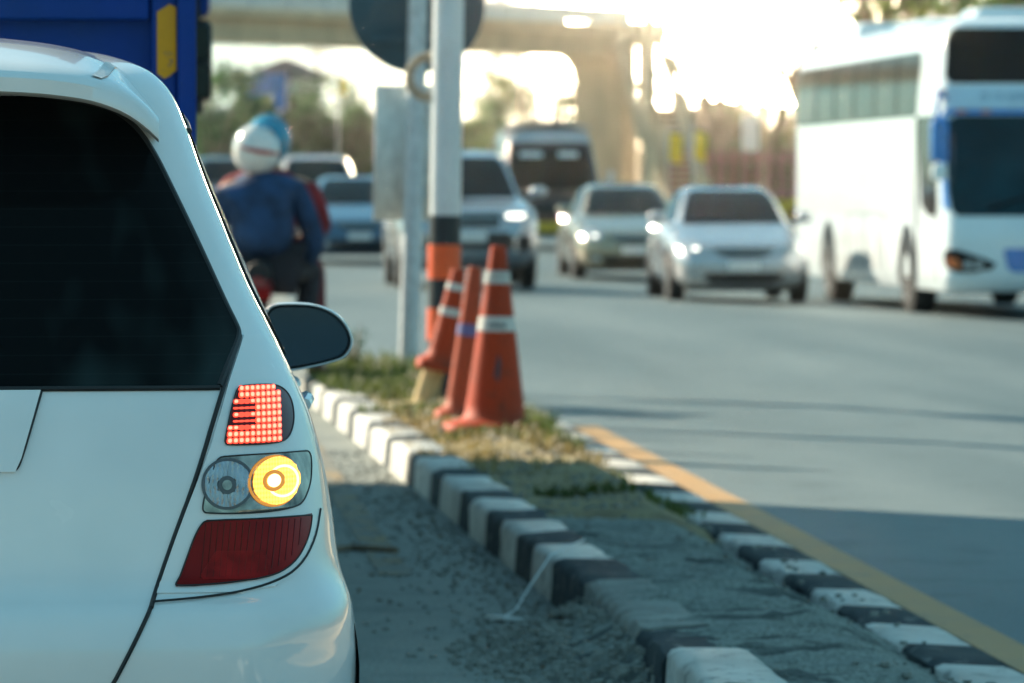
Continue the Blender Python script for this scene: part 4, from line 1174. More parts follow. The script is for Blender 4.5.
def seated(lean, sh_w, knee_w, hands, feet, hip_z=.90, elbow=None, yk=.42):
    """local origin on the ground under the hips; rider looks to +y"""
    J = {}
    hy = 0
    J['pelvis'] = (None, (0, 0, hip_z), (.15, .12))
    J['belly'] = ('pelvis', (lean * .3, .03, hip_z + .17), (.20, .14))
    J['chest'] = ('belly', (lean * .7, .06, hip_z + .35), (.215, .14))
    J['upper'] = ('chest', (lean * .9, .05, hip_z + .45), (.18, .11))
    J['neck'] = ('upper', (lean, .07, hip_z + .555), .055)
    J['head0'] = ('neck', (lean, .09, hip_z + .63), .075)
    J['head1'] = ('head0', (lean, .10, hip_z + .72), .09)
    J['head2'] = ('head1', (lean, .10, hip_z + .79), .06)
    J['nose'] = ('head1', (lean, .205, hip_z + .70), .014)
    for s_, t in ((1, 'r_'), (-1, 'l_')):
        J[t + 'sh'] = ('upper', (lean * .85 + s_ * sh_w, .05, hip_z + .44), .066)
        e = elbow[t] if elbow else (s_ * (sh_w + .06), .18, hip_z + .18)
        J[t + 'el'] = (t + 'sh', e, .052)
        J[t + 'wr'] = (t + 'el', hands[t], .032)
        d = Vector(hands[t]) - Vector(e); d.normalize()
        hand(J, t + 'wr', Vector(hands[t]), d, s_, (0, -.2, 1), t)
        J[t + 'hip'] = ('pelvis', (s_ * .10, .06, hip_z - .03), .095)
        J[t + 'kn'] = (t + 'hip', (s_ * knee_w, yk, hip_z - .06), .066)
        ft = feet[t]
        J[t + 'cal'] = (t + 'kn', tuple(Vector((s_ * knee_w, yk, hip_z - .06)).lerp(Vector(ft), .35) + Vector((0, -.015, 0))), .056)
        J[t + 'ankle'] = (t + 'cal', ft, .036)
        J[t + 'toe'] = (t + 'ankle', (ft[0] + s_ * .02, ft[1] + .15, ft[2] - .045), .03)
    return J
JK = [('neck', 1.05), ('chest', 1), ('upper', 1), ('belly', 1), ('pelvis', .95), ('r_sh', 1), ('r_el', 1.05), ('r_wr', 1), ('l_sh', 1), ('l_el', 1.05), ('l_wr', 1)]
def ordered(J, names):
    """parents first, with the chain rooted at the first joint that has no parent in the set"""
    ks = [n_ for n_ in J if n_ in dict(names)]
    g = dict(names); return [(k, g[k]) for k in ks]
TR = [('pelvis', 1), ('r_hip', 1), ('r_kn', 1), ('r_cal', 1), ('r_ankle', 1.1), ('l_hip', 1), ('l_kn', 1), ('l_cal', 1), ('l_ankle', 1.1)]
# pillion in the navy jacket
J1 = seated(-.03, .225, .30, {'r_': (.22, .42, .80), 'l_': (-.22, .42, .80)}, {'r_': (.22, .22, .33), 'l_': (-.22, .22, .33)}, .885, {'r_': (.32, .14, .98), 'l_': (-.30, .16, .99)})
p1 = person('person', (BX + .045, BY - .02, -.035), 'pillion rider in navy jacket and white and teal helmet with a red stripe', J1, ordered(J1, JK), M['jacket_blue'], ordered(J1, TR), M['trouser_dark'], ('r_', 'l_'))
helmet(p1, (-.045, .09, 1.555), M['helmet_white'], M['helmet_teal'], True, (R(6), R(-6), R(10)), .35)
# driver in maroon, right foot down on the kerb
J2 = seated(.06, .235, .33, {'r_': (.30, .44, 1.02), 'l_': (-.34, .44, 1.02)}, {'r_': (.345, .22, .215), 'l_': (-.20, .34, .33)}, .875, {'r_': (.375, .13, 1.05), 'l_': (-.33, .13, 1.05)})
p2 = person('person', (BX + .04, BY + .37, 0), 'rider in maroon jacket and teal helmet with one foot down on the kerb', J2, ordered(J2, JK), M['jacket_red'], ordered(J2, TR), M['trouser_red'], ('r_', 'l_'))
helmet(p2, (.045, .10, 1.585), M['helmet_teal'], M['helmet_teal'], False)

# ================================================================== ONCOMING VEHICLES
SED = dict(zs=(.19, 1.46),
    yn=[(.19, .20), (.27, .06), (.36, .01), (.5, 0), (.6, .03), (.68, .10), (.75, .26), (.82, .55), (.88, .85), (.93, 1.08), (.965, 1.22), (1.05, 1.40), (1.2, 1.68), (1.33, 1.96), (1.40, 2.16), (1.44, 2.45), (1.46, 2.8)],
    yf=[(.19, 4.3), (.3, 4.47), (.5, 4.5), (.7, 4.48), (.9, 4.42), (.99, 4.30), (1.02, 4.05), (1.08, 3.88), (1.2, 3.62), (1.33, 3.4), (1.40, 3.25), (1.44, 3.05), (1.46, 2.85)],
    wn=[(.19, .72), (.35, .82), (.55, .845), (.68, .83), (.8, .80), (.9, .76), (.965, .71), (1.05, .67), (1.2, .615), (1.33, .565), (1.40, .51), (1.44, .42), (1.46, .15)],
    wm=[(.19, .76), (.35, .86), (.6, .885), (.8, .88), (.93, .83), (1.05, .755), (1.2, .68), (1.33, .61), (1.40, .54), (1.44, .44), (1.46, .18)],
    rn=[(.19, .3), (.6, .34), (.8, .3), (.96, .16), (1.46, .12)], dn=[(.19, .4), (.6, .52), (.8, .45), (.96, .16), (1.46, .1)], rf=[(.19, .25)], df=[(.19, .3)], bown=.07, bowf=.07)
SUVP = dict(zs=(.30, 1.83),
    yn=[(.30, .2), (.4, .06), (.5, .01), (.7, 0), (.88, .02), (.98, .07), (1.04, .2), (1.09, .5), (1.13, .95), (1.17, 1.2), (1.3, 1.42), (1.5, 1.72), (1.65, 1.96), (1.74, 2.15), (1.80, 2.5), (1.83, 2.95)],
    yf=[(.30, 4.6), (.5, 4.78), (.8, 4.78), (1.1, 4.72), (1.3, 4.62), (1.5, 4.50), (1.7, 4.36), (1.78, 4.22), (1.81, 3.9), (1.83, 3.0)],
    wn=[(.30, .78), (.5, .89), (.8, .905), (.98, .88), (1.1, .83), (1.17, .77), (1.3, .72), (1.5, .665), (1.65, .62), (1.74, .57), (1.80, .47), (1.83, .15)],
    wm=[(.30, .82), (.5, .92), (.9, .93), (1.05, .91), (1.17, .84), (1.3, .79), (1.5, .73), (1.65, .68), (1.74, .62), (1.80, .5), (1.83, .18)],
    rn=[(.3, .26), (.9, .26), (1.1, .22), (1.2, .14), (1.83, .1)], dn=[(.3, .3), (.9, .34), (1.1, .26), (1.2, .13), (1.83, .1)], rf=[(.3, .2)], df=[(.3, .2)], bown=.06, bowf=.05)
def oncoming(name, loc, rz, label, paint, prof, style, cat='car', lit=(1, 1), extra=None):
    root = empty(name, loc, rz, label, cat)
    S = Shell(**prof); sed = style == 'sedan'
    S.build('body', paint, root, nz=70)
    H = prof['zs'][1]
    if sed:
        ws = [(.985, .63), (1.05, .612), (1.2, .56), (1.33, .50), (1.385, .44)]; sw = [(1.0, 1.62, 3.75), (1.1, 1.72, 3.66), (1.2, 1.86, 3.5), (1.3, 2.06, 3.32), (1.375, 2.3, 3.12)]
        wl = (.9, 3.6); wr = .31; gl = .98
    else:
        ws = [(1.19, .69), (1.3, .665), (1.5, .605), (1.65, .55), (1.72, .48)]; sw = [(1.2, 1.55, 4.35), (1.35, 1.72, 4.3), (1.5, 1.95, 4.2), (1.65, 2.2, 4.1), (1.70, 2.35, 4.0)]
        wl = (.92, 3.72); wr = .38
    S.patch([(z, -w, w) for z, w in ws], off=.006, nu=24, nv=16).build('windscreen', M['car_glass'], root, smooth=60)
    for sd in (1, -1):
        S.patch(sw, off=.006, nu=24, nv=10, mode='s', side=sd).build('side_window', M['car_glass'], root, smooth=60)
        if sed:
            rows = [(.615, .50, .70), (.65, .46, .76), (.69, .46, .78), (.73, .50, .775), (.765, .58, .76)]
            hot = [(.655, .55, .61), (.67, .54, .62), (.685, .55, .61)]
            fog = [(.30, .52, .62), (.34, .5, .64), (.38, .52, .62)]
        else:
            rows = [(.90, .42, .74), (.93, .40, .80), (.97, .42, .82), (1.01, .52, .81), (1.03, .62, .78)]
            hot = [(.92, .50, .68), (.95, .46, .72), (.98, .50, .72)]
            fog = [(.50, .62, .76), (.6, .60, .79), (.70, .64, .78)]
        m_ = lambda r: [(z, *sorted((sd * a, sd * b))) for z, a, b in r]
        hl = S.patch(m_(rows), off=.006, nu=14, nv=12).build('headlight', M['lamp_glass'], root, smooth=60)
        if lit[0 if sd < 0 else 1]:
            S.patch(m_(hot), off=.009, nu=8, nv=8).build('lit_lamp', M['lamp_lit'], hl, smooth=60)
        S.patch(m_(fog), off=.006, nu=6, nv=6).build('fog_lamp', M['lamp_glass'] if sed else M['black_trim'], root, smooth=60)
        mb = MB(); y0, z0, x0 = (1.62, .99, .78) if sed else (1.55, 1.20, .86)
        mb.path([(sd * x0, y0, z0 - .02), (sd * (x0 + .07), y0 - .03, z0 + .01)], .025, 8)
        mb.path([(sd * (x0 + .05), y0 - .05, z0 + .06), (sd * (x0 + .08), y0 - .06, z0 + .06), (sd * (x0 + .22), y0 - .02, z0 + .07), (sd * (x0 + .25), y0, z0 + .07)], [.05, .075, .07, .03], 12)
        dm = mb.build('door_mirror', paint, root, smooth=60); 
        for yy in (.62, 1.65):
            mb = MB(); S.strip([(wl[0] + yy, .35 if sed else .5), (wl[0] + yy, gl if sed else 1.17)], .006, 0, 's', sd, mb=mb); mb.build('door_gap', M['black_trim'], root)
        for yy in (wl[0] + 1.45, wl[0] + 2.35):
            mb = MB(); zz = .9 if sed else 1.08; mb.path([S.ps(yy, zz, sd, .0), S.ps(yy + .05, zz, sd, .035), S.ps(yy + .17, zz, sd, .035), S.ps(yy + .2, zz, sd, 0)], .014, 6); mb.build('door_handle', M['chrome'], root)
        for yw in wl:
            mb = MB(); rows_ = []
            for q in range(21):
                a = math.pi * (-.1 + 1.2 * q / 20)
                rows_.append([S.ps(yw + k_ * math.cos(a), max(prof['zs'][0] + .01, wr + k_ * math.sin(a)), sd, .005) for k_ in (.2, wr - .02, wr + .07)])
            mb.grid(rows_); mb.build('wheel_arch', M['black_trim'], root, smooth=60)
            wheel(root, (sd * (prof['wm'][2][1] - .12), yw, wr), wr, .21)
    if sed:
        S.patch([(.565, -.20, .20), (.60, -.31, .31), (.655, -.36, .36), (.685, -.38, .38)], off=.006, nu=14, nv=6).build('grille', M['black_trim'], root, smooth=60)
        for w, z in ((.36, .66), (.33, .625)):
            mb = MB(); S.strip([(-w, z), (w, z)], .009, .008, mb=mb); mb.build('grille_bar', M['chrome'], root)
        S.patch([(.27, -.40, .40), (.33, -.50, .50), (.38, -.45, .45)], off=.006, nu=14, nv=6).build('air_intake', M['black_trim'], root, smooth=60)
        S.patch([(.41, -.19, .19), (.52, -.19, .19)], off=.012, nu=4, nv=3).build('number_plate', M['plate'], root)
    else:
        S.patch([(.80, -.36, .36), (.85, -.39, .39), (.94, -.38, .38), (1.0, -.42, .42)], off=.006, nu=14, nv=8).build('grille', M['black_trim'], root, smooth=60)
        for w, z in ((.38, .955), (.40, .89)):
            mb = MB(); S.strip([(-w, z), (w, z)], .013, .01, mb=mb); mb.build('grille_bar', M['chrome'], root)
        S.patch([(.52, -.56, .56), (.6, -.62, .62), (.74, -.5, .5)], off=.006, nu=14, nv=6).build('air_intake', M['black_trim'], root, smooth=60)
        S.patch([(.62, -.22, .22), (.75, -.22, .22)], off=.012, nu=4, nv=3).build('number_plate', M['plate'], root)
        for sd in (1, -1):
            mb = MB(); S.strip([(sd * .60, .50), (sd * .57, .72), (sd * .70, .84), (sd * .84, .88)], .022, .006, mb=mb); mb.build('chrome_trim', M['chrome'], root, smooth=60)
    mb = MB(); S.strip([(-.60, .99 if sed else 1.19), (.1, 1.01 if sed else 1.21)], .008, .012, mb=mb); mb.build('wiper', M['black_trim'], root)
    mb = MB(); mb.box((0, 2.2, prof['zs'][0] + .02), (1.3, 3.8, .12)); mb.build('underbody', M['black_trim'], root)
    return root
def at_px(px, Y):
    p = dp(px, 250, Y); return (p.x, Y, gz(p.x, Y))
def scaled(p, sx=1, sz=1, sy=1):
    q = dict(p)
    for k in ('yn', 'yf'): q[k] = [(z * sz, v * sy) for z, v in p[k]]
    return q
TH_ = R(1.0)
oncoming('sedan', at_px(744, 59.6), R(-1.0), 'silver white sedan nearest the coach, with a dark windscreen and pale bonnet', M['white_silver'], SED, 'sedan', lit=(1, 0))
oncoming('sedan', at_px(635, 72), R(-.6), 'gold sedan with bright lamps between the brown minibus and the silver white sedan', M['gold_paint'], SED, 'sedan', lit=(1, 0))
oncoming('sport_utility', at_px(470, 63), R(0), 'silver sport utility with chrome grille and a lit headlamp behind the banded post', M['pickup_paint'], SUVP, 'suv', 'car', lit=(0, 1))
oncoming('sedan', at_px(360, 79), R(0), 'dark blue grey sedan with lit headlamps following the silver sport utility', M['blue_grey_paint'], SED, 'sedan', lit=(1, 0))
oncoming('sport_utility', at_px(320, 93), R(0), 'dusty rose tall vehicle with a dark windscreen behind the blue grey sedan', M['rose_paint'], SUVP, 'suv', 'car', lit=(0, 0))
oncoming('sport_utility', at_px(228, 112), R(0), 'white vehicle farthest back, half hidden by the riders and the blue truck', M['white_silver'], SUVP, 'suv', 'car', lit=(0, 0))

# ------------------------------------------------------------------ minibus
def minibus(loc, rz):
    root = empty('minibus', loc, rz, 'dark brown high roofed minibus with a yellow plate, left of the gold sedan', 'minibus')
    S = Shell(zs=(.28, 2.52), yn=[(.28, .1), (.4, .02), (.9, 0), (1.1, .06), (1.25, .16), (1.9, .50), (2.1, .66), (2.3, .82), (2.45, 1.0), (2.52, 1.5)], yf=[(.28, 5.3), (2.2, 5.2), (2.45, 5.1), (2.52, 4.6)],
              wn=[(.28, .92), (.6, 1.0), (1.3, .98), (1.9, .90), (2.2, .86), (2.4, .76), (2.52, .5)], wm=[(.28, .98), (.6, 1.03), (1.3, 1.02), (1.9, .95), (2.2, .90), (2.4, .80), (2.52, .5)],
              rn=[(.28, .22), (2.5, .16)], dn=[(.28, .25), (2.5, .2)], bown=.06)
    S.build('body', M['brown_paint'], root)
    S.patch([(2.16, -.84, .84), (2.3, -.80, .80), (2.42, -.70, .70)], off=.012, nu=20, nv=8, thick=.03).build('roof_cap', M['silver_paint'], root, smooth=60)
    mb = MB(); rows = [[(x * (1 - .1 * t * t), .9 + 4.1 * t, 2.40 + .20 * math.cos(x * 1.35)) for x in np.linspace(-.84, .84, 15)] for t in np.linspace(0, 1, 8)]; mb.grid(rows); mb.build('high_roof', M['silver_paint'], root, smooth=80).modifiers.new('t', 'SOLIDIFY').thickness = .05
    wsn = S.patch([(1.22, -.88, .88), (1.5, -.85, .85), (1.95, -.76, .76), (2.02, -.70, .70)], off=.006, nu=20, nv=12).build('windscreen', M['car_glass'], root, smooth=60)
    for a, b in ((-.62, -.16), (.16, .56)): S.patch([(1.86, a, b), (1.97, a, b)], off=.012, nu=6, nv=3).build('windscreen_sticker', M['plate'], wsn)
    for sd in (1, -1):
        m_ = lambda r: [(z, *sorted((sd * a, sd * b))) for z, a, b in r]
        S.patch([(1.3, .5, 4.9), (1.85, .75, 4.9)], off=.006, nu=20, nv=6, mode='s', side=sd).build('side_window', M['car_glass'], root)
        S.patch(m_([(.82, .62, .88), (.95, .58, .93), (1.06, .66, .92)]), off=.008, nu=8, nv=6).build('headlight', M['lamp_glass'], root)
        mb = MB(); mb.path([(sd * 1.0, .5, 1.35), (sd * 1.18, .42, 1.4)], .02, 6); mb.box((sd * 1.22, .42, 1.45), (.12, .1, .28)); mb.build('door_mirror', M['silver_paint'], root, bevel=.03)
        for yw in (.95, 4.2): wheel(root, (sd * .93, yw, .34), .34, .22)
    S.patch([(.74, -.5, .5), (.92, -.52, .52)], off=.006, nu=10, nv=4).build('grille', M['black_trim'], root)
    S.patch([(.36, -.5, .5), (.56, -.5, .5)], off=.012, nu=6, nv=4).build('number_plate', M['plate_yellow'], root)
    return root
minibus(at_px(552, 98), R(-.5))

# ================================================================== COACH
cp = at_px(1054, 55.2)
bu = empty('coach', cp, R(.9), 'big white coach with blue trim and dark front windows on the far lane', 'coach')
BW = 1.25
B = Shell(zs=(.34, 3.50), yn=[(.34, .12), (.45, .03), (.6, 0), (.95, .0), (1.25, .06), (1.35, .09), (2.2, .30), (2.6, .40), (3.2, .62), (3.4, .74), (3.5, .98)], yf=[(.34, 11.8), (3.2, 11.7), (3.5, 11.4)],
          wn=[(.34, 1.18), (.5, 1.235), (2.6, 1.23), (3.1, 1.20), (3.35, 1.12), (3.5, .9)], wm=[(.34, 1.22), (.5, 1.255), (2.6, 1.25), (3.1, 1.22), (3.35, 1.14), (3.5, .9)],
          rn=[(.34, .22), (3.5, .16)], dn=[(.34, .28), (3.5, .2)], rf=[(.34, .25)], df=[(.34, .25)], bown=.10, tm=.1)
B.build('body', M['bus_white'], bu, nz=60)
B.patch([(2.72, -1.10, 1.10), (2.8, -1.15, 1.15), (3.25, -1.10, 1.10), (3.36, -1.02, 1.02)], off=.008, nu=30, nv=10).build('upper_windscreen', M['bus_black'], bu, smooth=60)
bb = B.patch([(2.43, -1.10, 1.10), (2.47, -1.17, 1.17), (2.64, -1.17, 1.17), (2.68, -1.12, 1.12)], off=.02, nu=30, nv=6, thick=.04).build('name_band', M['bus_band'], bu, smooth=60)
rb_ = random.Random(5); x = -.75; letter_m = mat('band_lettering', (.22, .42, .58), .5)
while x < .8:
    z = 2.555; mb = MB()
    for u in range(2):
        pts = []; a0 = rb_.random() * 6
        for q in range(7):
            a = a0 + q * .8; pts.append(B.pn(x + .035 * math.cos(a) + u * .02, z + .05 * math.sin(a) * (1 if u else .7), .024))
        mb.path(pts, .006, 5)
    mb.build('letter', letter_m, bb)
    x += rb_.choice((.09, .1, .16))
B.patch([(2.36, -1.18, 1.18), (2.42, -1.18, 1.18)], off=.012, nu=30, nv=3).build('blue_header', M['bus_blue'], bu, smooth=60)
for x in (-1.0, -.72, -.2, .2, .7, 1.0):
    B.patch([(2.375, x - .05, x + .05), (2.41, x - .05, x + .05)], off=.02, nu=4, nv=3).build('marker_lamp', M['orange_lamp'], bu)
B.patch([(1.20, -1.08, 1.08), (1.26, -1.14, 1.14), (1.5, -1.165, 1.165), (2.3, -1.16, 1.16), (2.35, -1.12, 1.12)], off=.008, nu=30, nv=16).build('windscreen', M['bus_glass'], bu, smooth=60)
for pts in ([(-.75, 1.27), (-.3, 1.42), (.15, 1.46)], [(.1, 1.25), (.5, 1.40), (.95, 1.44)]):
    mb = MB(); B.strip(pts, .018, .03, mb=mb); mb.build('wiper', M['bus_black'], bu)
for sd in (1, -1):
    m_ = lambda r: [(z, *sorted((sd * a, sd * b))) for z, a, b in r]
    B.patch(m_([(1.28, 1.17, 1.218), (2.0, 1.18, 1.222), (2.36, 1.175, 1.215)]), off=.010, nu=6, nv=8).build('blue_pillar', M['bus_blue'], bu, smooth=60)
    hl = B.patch(m_([(.555, .93, 1.10), (.60, .70, 1.19), (.66, .66, 1.215), (.72, .80, 1.22), (.78, .98, 1.215), (.82, 1.10, 1.20)]), off=.010, nu=14, nv=10).build('headlight', M['bus_black'], bu, smooth=60)
    B.patch(m_([(.60, 1.06, 1.15), (.66, 1.06, 1.18), (.72, 1.10, 1.19)]), off=.016, nu=6, nv=6).build('indicator', M['orange_lamp'], hl)
    for xx in (.98, .86): B.patch(m_([(.60, xx - .04, xx + .04), (.64, xx - .05, xx + .05), (.69, xx - .04, xx + .04)]), off=.014, nu=6, nv=5).build('lamp_bowl', M['lamp_glass'], hl)
    # upper side glass, and the lower run of panels
    ug = B.patch([(2.36, 1.95, 11.3), (2.44, 1.9, 11.35), (3.0, 1.7, 11.35), (3.12, 1.8, 11.2)], off=.008, nu=40, nv=8, mode='s', side=sd).build('side_window', M['bus_side_glass'], bu, smooth=60)
    for yy in (3.3, 4.9, 6.5, 8.1, 9.7):
        mb = MB(); B.strip([(yy, 2.4), (yy, 3.1)], .012, .006, 's', sd, mb=mb); mb.build('window_divider', M['bus_black'], ug)
    B.patch([(1.20, .62, 1.1), (1.32, .60, 1.55), (1.9, .66, 1.75), (2.36, .75, 1.80)], off=.008, nu=10, nv=10, mode='s', side=sd).build('front_side_window', M['bus_side_glass'], bu, smooth=60)
    mb = MB(); B.strip([(.6, .45), (.6, 1.2)], .008, 0, 's', sd, mb=mb); B.strip([(1.85, .45), (1.85, 2.34)], .012, .002, 's', sd, mb=mb); B.strip([(1.92, .45), (1.92, 2.34)], .012, .002, 's', sd, mb=mb)
    for yy in (4.2, 5.6, 7.0): B.strip([(yy, .45), (yy, 1.2)], .006, 0, 's', sd, mb=mb)
    B.strip([(4.2, 1.2), (7.0, 1.2)], .006, 0, 's', sd, mb=mb)
    mb.build('panel_gap', M['bus_black'], bu)
    mb = MB(); rows = [[B.ps(y, z, sd, .012) for y in (4.62, 4.7, 4.9, 4.98)] for z in (.55, .7, .9, 1.05)]; mb.grid(rows); mb.build('air_vent', M['galv'], bu)
    for yw in (2.55, 8.6):
        mb = MB(); rows = []
        for q in range(25):
            a = math.pi * (-.12 + 1.24 * q / 24); rows.append([B.ps(yw + k_ * math.cos(a), max(.36, .5 + k_ * math.sin(a)), sd, .006) for k_ in (.25, .5, .60)])
        mb.grid(rows); mb.build('wheel_arch', M['bus_black'], bu, smooth=60)
        wheel(bu, (sd * 1.10, yw, .5), .5, .30, M['alloy'], 8)
    # mirror arms hang from the roof corners
    mb = MB(); mb.path([(sd * 1.18, .42, 2.55), (sd * 1.30, .2, 2.62), (sd * 1.34, .08, 2.45), (sd * 1.33, .08, 2.2)], .03, 8); arm = mb.build('mirror_arm', M['bus_blue'], bu, smooth=60)
    mb = MB(); mb.box((sd * 1.31, .08, 2.06), (.20, .16, .50)); mb.build('mirror_housing', M['bus_blue'], arm, bevel=.04)
    mb = MB(); mb.box((sd * 1.31, .08, 1.70), (.17, .15, .18)); mb.build('mirror_cap', M['bus_white'], arm, bevel=.03)
    mb = MB(); mb.lathe([(.0005, -.06), (.05, -.04), (.05, .04), (.0005, .06)], 14, (sd * 1.25, .40, 2.60), 'y'); mb.build('marker_lamp', M['orange_lamp'], bu)
B.patch([(.56, -.46, .46), (.60, -.53, .53), (.80, -.58, .58), (.83, -.55, .55)], off=.010, nu=20, nv=8).build('grille', M['bus_blue'], bu, smooth=60)
B.patch([(.42, -.24, .24), (.50, -.24, .24)], off=.014, nu=6, nv=3).build('number_plate', M['plate'], bu)
mb = MB(); mb.box((0, 6, .42), (2.0, 10.6, .22)); mb.build('underbody', M['bus_black'], bu)
for c_, d_ in (((0, 1.7, 3.55), (1.5, 1.2, .14)), ((-.1, 9.3, 3.58), (1.7, 1.8, .22)), ((0, 5.5, 3.55), (1.6, 2.4, .12))):
    mb = MB(); mb.box(c_, d_, taper=(.85, .82)); mb.build('roof_unit', M['bus_white'], bu, bevel=.03)

# ================================================================== FOOTBRIDGE
fb = empty('footbridge', (0, 0, 0), 0, 'beige concrete footbridge spanning the road, with stairs beside the right pier', 'footbridge')
BY0, BY1 = 124.0, 137.0
def bpt(px, z):        # point on the bridge axis below pixel column px
    t = (px - 180) / 430.0; Y = BY0 + (BY1 - BY0) * t; p = dp(px, 50, Y); return Vector((p.x, Y, z))
A = bpt(-160, 0); Bq = bpt(612, 0); ax = (Bq - A); Lb = ax.length; ang = math.atan2(ax.y, ax.x)
Rb = Matrix.Rotation(ang, 3, 'Z')
def bb_(mb, s0, s1, z0, z1, wd, off=0.0):
    c = A + ax * ((s0 + s1) / 2 / Lb) + Rb @ Vector((0, off, 0)); mb.box((c.x, c.y, (z0 + z1) / 2), (s1 - s0, wd, z1 - z0), Rb)
mb = MB(); bb_(mb, 0, Lb - .64, 5.0, 5.6, 1.7); bb_(mb, 0, Lb - .74, 5.602, 5.85, 2.3); mb.build('deck', M['concrete'], fb, bevel=.03)
# arched haunch into the pier
mb = MB(); rows = []
for i in range(13):
    a = math.pi / 2 * i / 12; s_ = Lb - .64 - 1.0 * (1 - math.sin(a)); z = 5.0 - 1.1 * (1 - math.cos(a)); 
    rows.append([tuple((A + ax * (s_ / Lb) + Rb @ Vector((0, o, 0))).xy) + (zz_,) for o, zz_ in ((-.75, 5.01), (-.75, z), (.75, z), (.75, 5.01))])
mb.grid(rows); mb.build('haunch', M['concrete'], fb, smooth=40)
mb = MB(); bb_(mb, Lb - .62, Lb + .02, -.3, 5.9, 1.7); pier = mb.build('pier', M['concrete'], fb, bevel=.06)
mb = MB(); bb_(mb, Lb - .72, Lb + .9, 5.3, 5.98, 2.5); mb.build('pier_head', M['concrete'], fb, bevel=.05)
for off in (-1.08, 1.08):
    mb = MB(); s_ = 0
    while s_ < Lb: bb_(mb, s_, s_ + .10, 5.85, 7.0, .08, off); s_ += 1.5
    bb_(mb, 0, Lb, 7.0, 7.08, .10, off); bb_(mb, 0, Lb, 6.35, 6.40, .06, off); mb.build('handrail', M['galv'], fb)
    mb = MB(); s_ = .12
    while s_ < Lb - 1.5: bb_(mb, s_, s_ + 1.36, 5.9, 6.32, .03, off); s_ += 1.5
    mb.build('rail_panel', M['rail_white'], fb)
# stairs: two flights toward the camera with a landing
st_ = A + ax * ((Lb + .1) / Lb)
mb = MB(); n = 30; run, rise = .29, 5.5 / 30
for k in range(n):
    c = st_ + Vector((.55 + .06 * k * run, -1.0 - k * run, 0)); z = 5.6 - k * rise
    mb.box((c.x, c.y, z - rise / 2 - .02), (1.15, run + .02, .07))
stw = mb.build('stair', M['concrete'], fb)
for off in (-.62, .62):
    mb = MB(); p0 = st_ + Vector((.55 + off, -1.0, 5.55)); p1 = st_ + Vector((.55 + .06 * n * run + off, -1.0 - n * run, .05))
    for dz, rr_ in ((0.0, .12), (.5, .03), (.95, .04)): mb.path([p0 + Vector((0, 0, dz)), p1 + Vector((0, 0, dz))], rr_, 8)
    for k in range(9):
        q = p0.lerp(p1, k / 8); mb.path([q, q + Vector((0, 0, .95))], .03, 6)
    mb.build('stair_rail', M['concrete'], stw)
for y in (-3.2, -6.4):
    mb = MB(); c = st_ + Vector((.6, y, 0)); mb.box((c.x, c.y, 1.4 + (y + 6.4) * .35), (.5, .4, 3.2 + (y + 6.4) * .7))
    mb.build('stair_pier', M['concrete'], fb)

# ================================================================== TREES AND BACKDROP
def leaves(mb, c, rad, n, size, rg, clumps=26, mats=2, gap=.62):
    c = Vector(c); cl = []
    for _ in range(clumps):
        while True:
            v = Vector((rg.uniform(-1, 1), rg.uniform(-1, 1), rg.uniform(-1, 1)))
            if .25 < v.length < 1: break
        cl.append((Vector((v.x * rad[0], v.y * rad[1], v.z * rad[2])), rg.uniform(.22, .42) * min(rad) * gap * 1.6, rg.randrange(mats)))
    for i in range(n):
        p0, r_, mi = cl[i % clumps]
        d = Vector((rg.gauss(0, 1), rg.gauss(0, 1), rg.gauss(0, .8))) * r_ * .62
        p = c + p0 + d; u = Vector((rg.gauss(0, 1), rg.gauss(0, 1), rg.gauss(0, 1))).normalized(); w_ = u.cross(Vector((rg.gauss(0, 1), rg.gauss(0, 1), rg.gauss(0, 1)))).normalized()
        L = size * rg.uniform(.6, 1.3); W = L * .45
        mb.add([p - u * L / 2, p + w_ * W / 2, p + u * L / 2, p - w_ * W / 2], [(0, 1, 2, 3)], mi if rg.random() < .8 else rg.randrange(mats))
def tree(name, loc, h, trunk_h, rad, mats, label, seed, n=2600, size=.26, tr=.18, clumps=26, limbs=7, lean=(0, 0)):
    rg = random.Random(seed); root = empty(name, loc, rg.random() * 6, label, 'tree', None)
    mb = MB(); top = Vector((lean[0], lean[1], trunk_h)); 
    mb.path([(0, 0, -.1), (top.x * .3, top.y * .3, trunk_h * .4), top, top + Vector((rg.uniform(-.3, .3), rg.uniform(-.3, .3), (h - trunk_h) * .55))], [tr * 1.35, tr, tr * .72, tr * .25], 10)
    cc = Vector((top.x, top.y, (trunk_h + h) / 2 + .1 * (h - trunk_h)))
    for k in range(limbs):
        a = 2 * math.pi * k / limbs + rg.uniform(-.3, .3); s_ = Vector((0, 0, trunk_h * rg.uniform(.6, 1.1))) + Vector((lean[0], lean[1], 0)) * .8
        e = cc + Vector((math.cos(a) * rad[0] * .7, math.sin(a) * rad[1] * .7, rg.uniform(-.4, .5) * rad[2]))
        mb.path([s_, s_.lerp(e, .5) + Vector((0, 0, .3)), e], [tr * .5, tr * .32, tr * .1], 7)
    mb.build('trunk', M['bark'], root, smooth=60)
    lb = MB(); leaves(lb, cc, rad, n, size, rg, clumps, len(mats)); lb.build('crown', mats, root, smooth=0, fixn=False)
    return root
def on(px, Y): p = dp(px, 200, Y); return (p.x, Y, gz(min(p.x, 13), Y))
OL, GR, DK, BR = M['leaf_olive'], M['leaf_green'], M['leaf_dark'], M['leaf_brown']
tree('roadside_tree', on(1000, 135), 11.0, 4.6, (4.2, 4.2, 3.8), [OL, GR], 'olive leafy tree whose crown shows above the front of the coach', 11, 6500, .34, .26, 36)
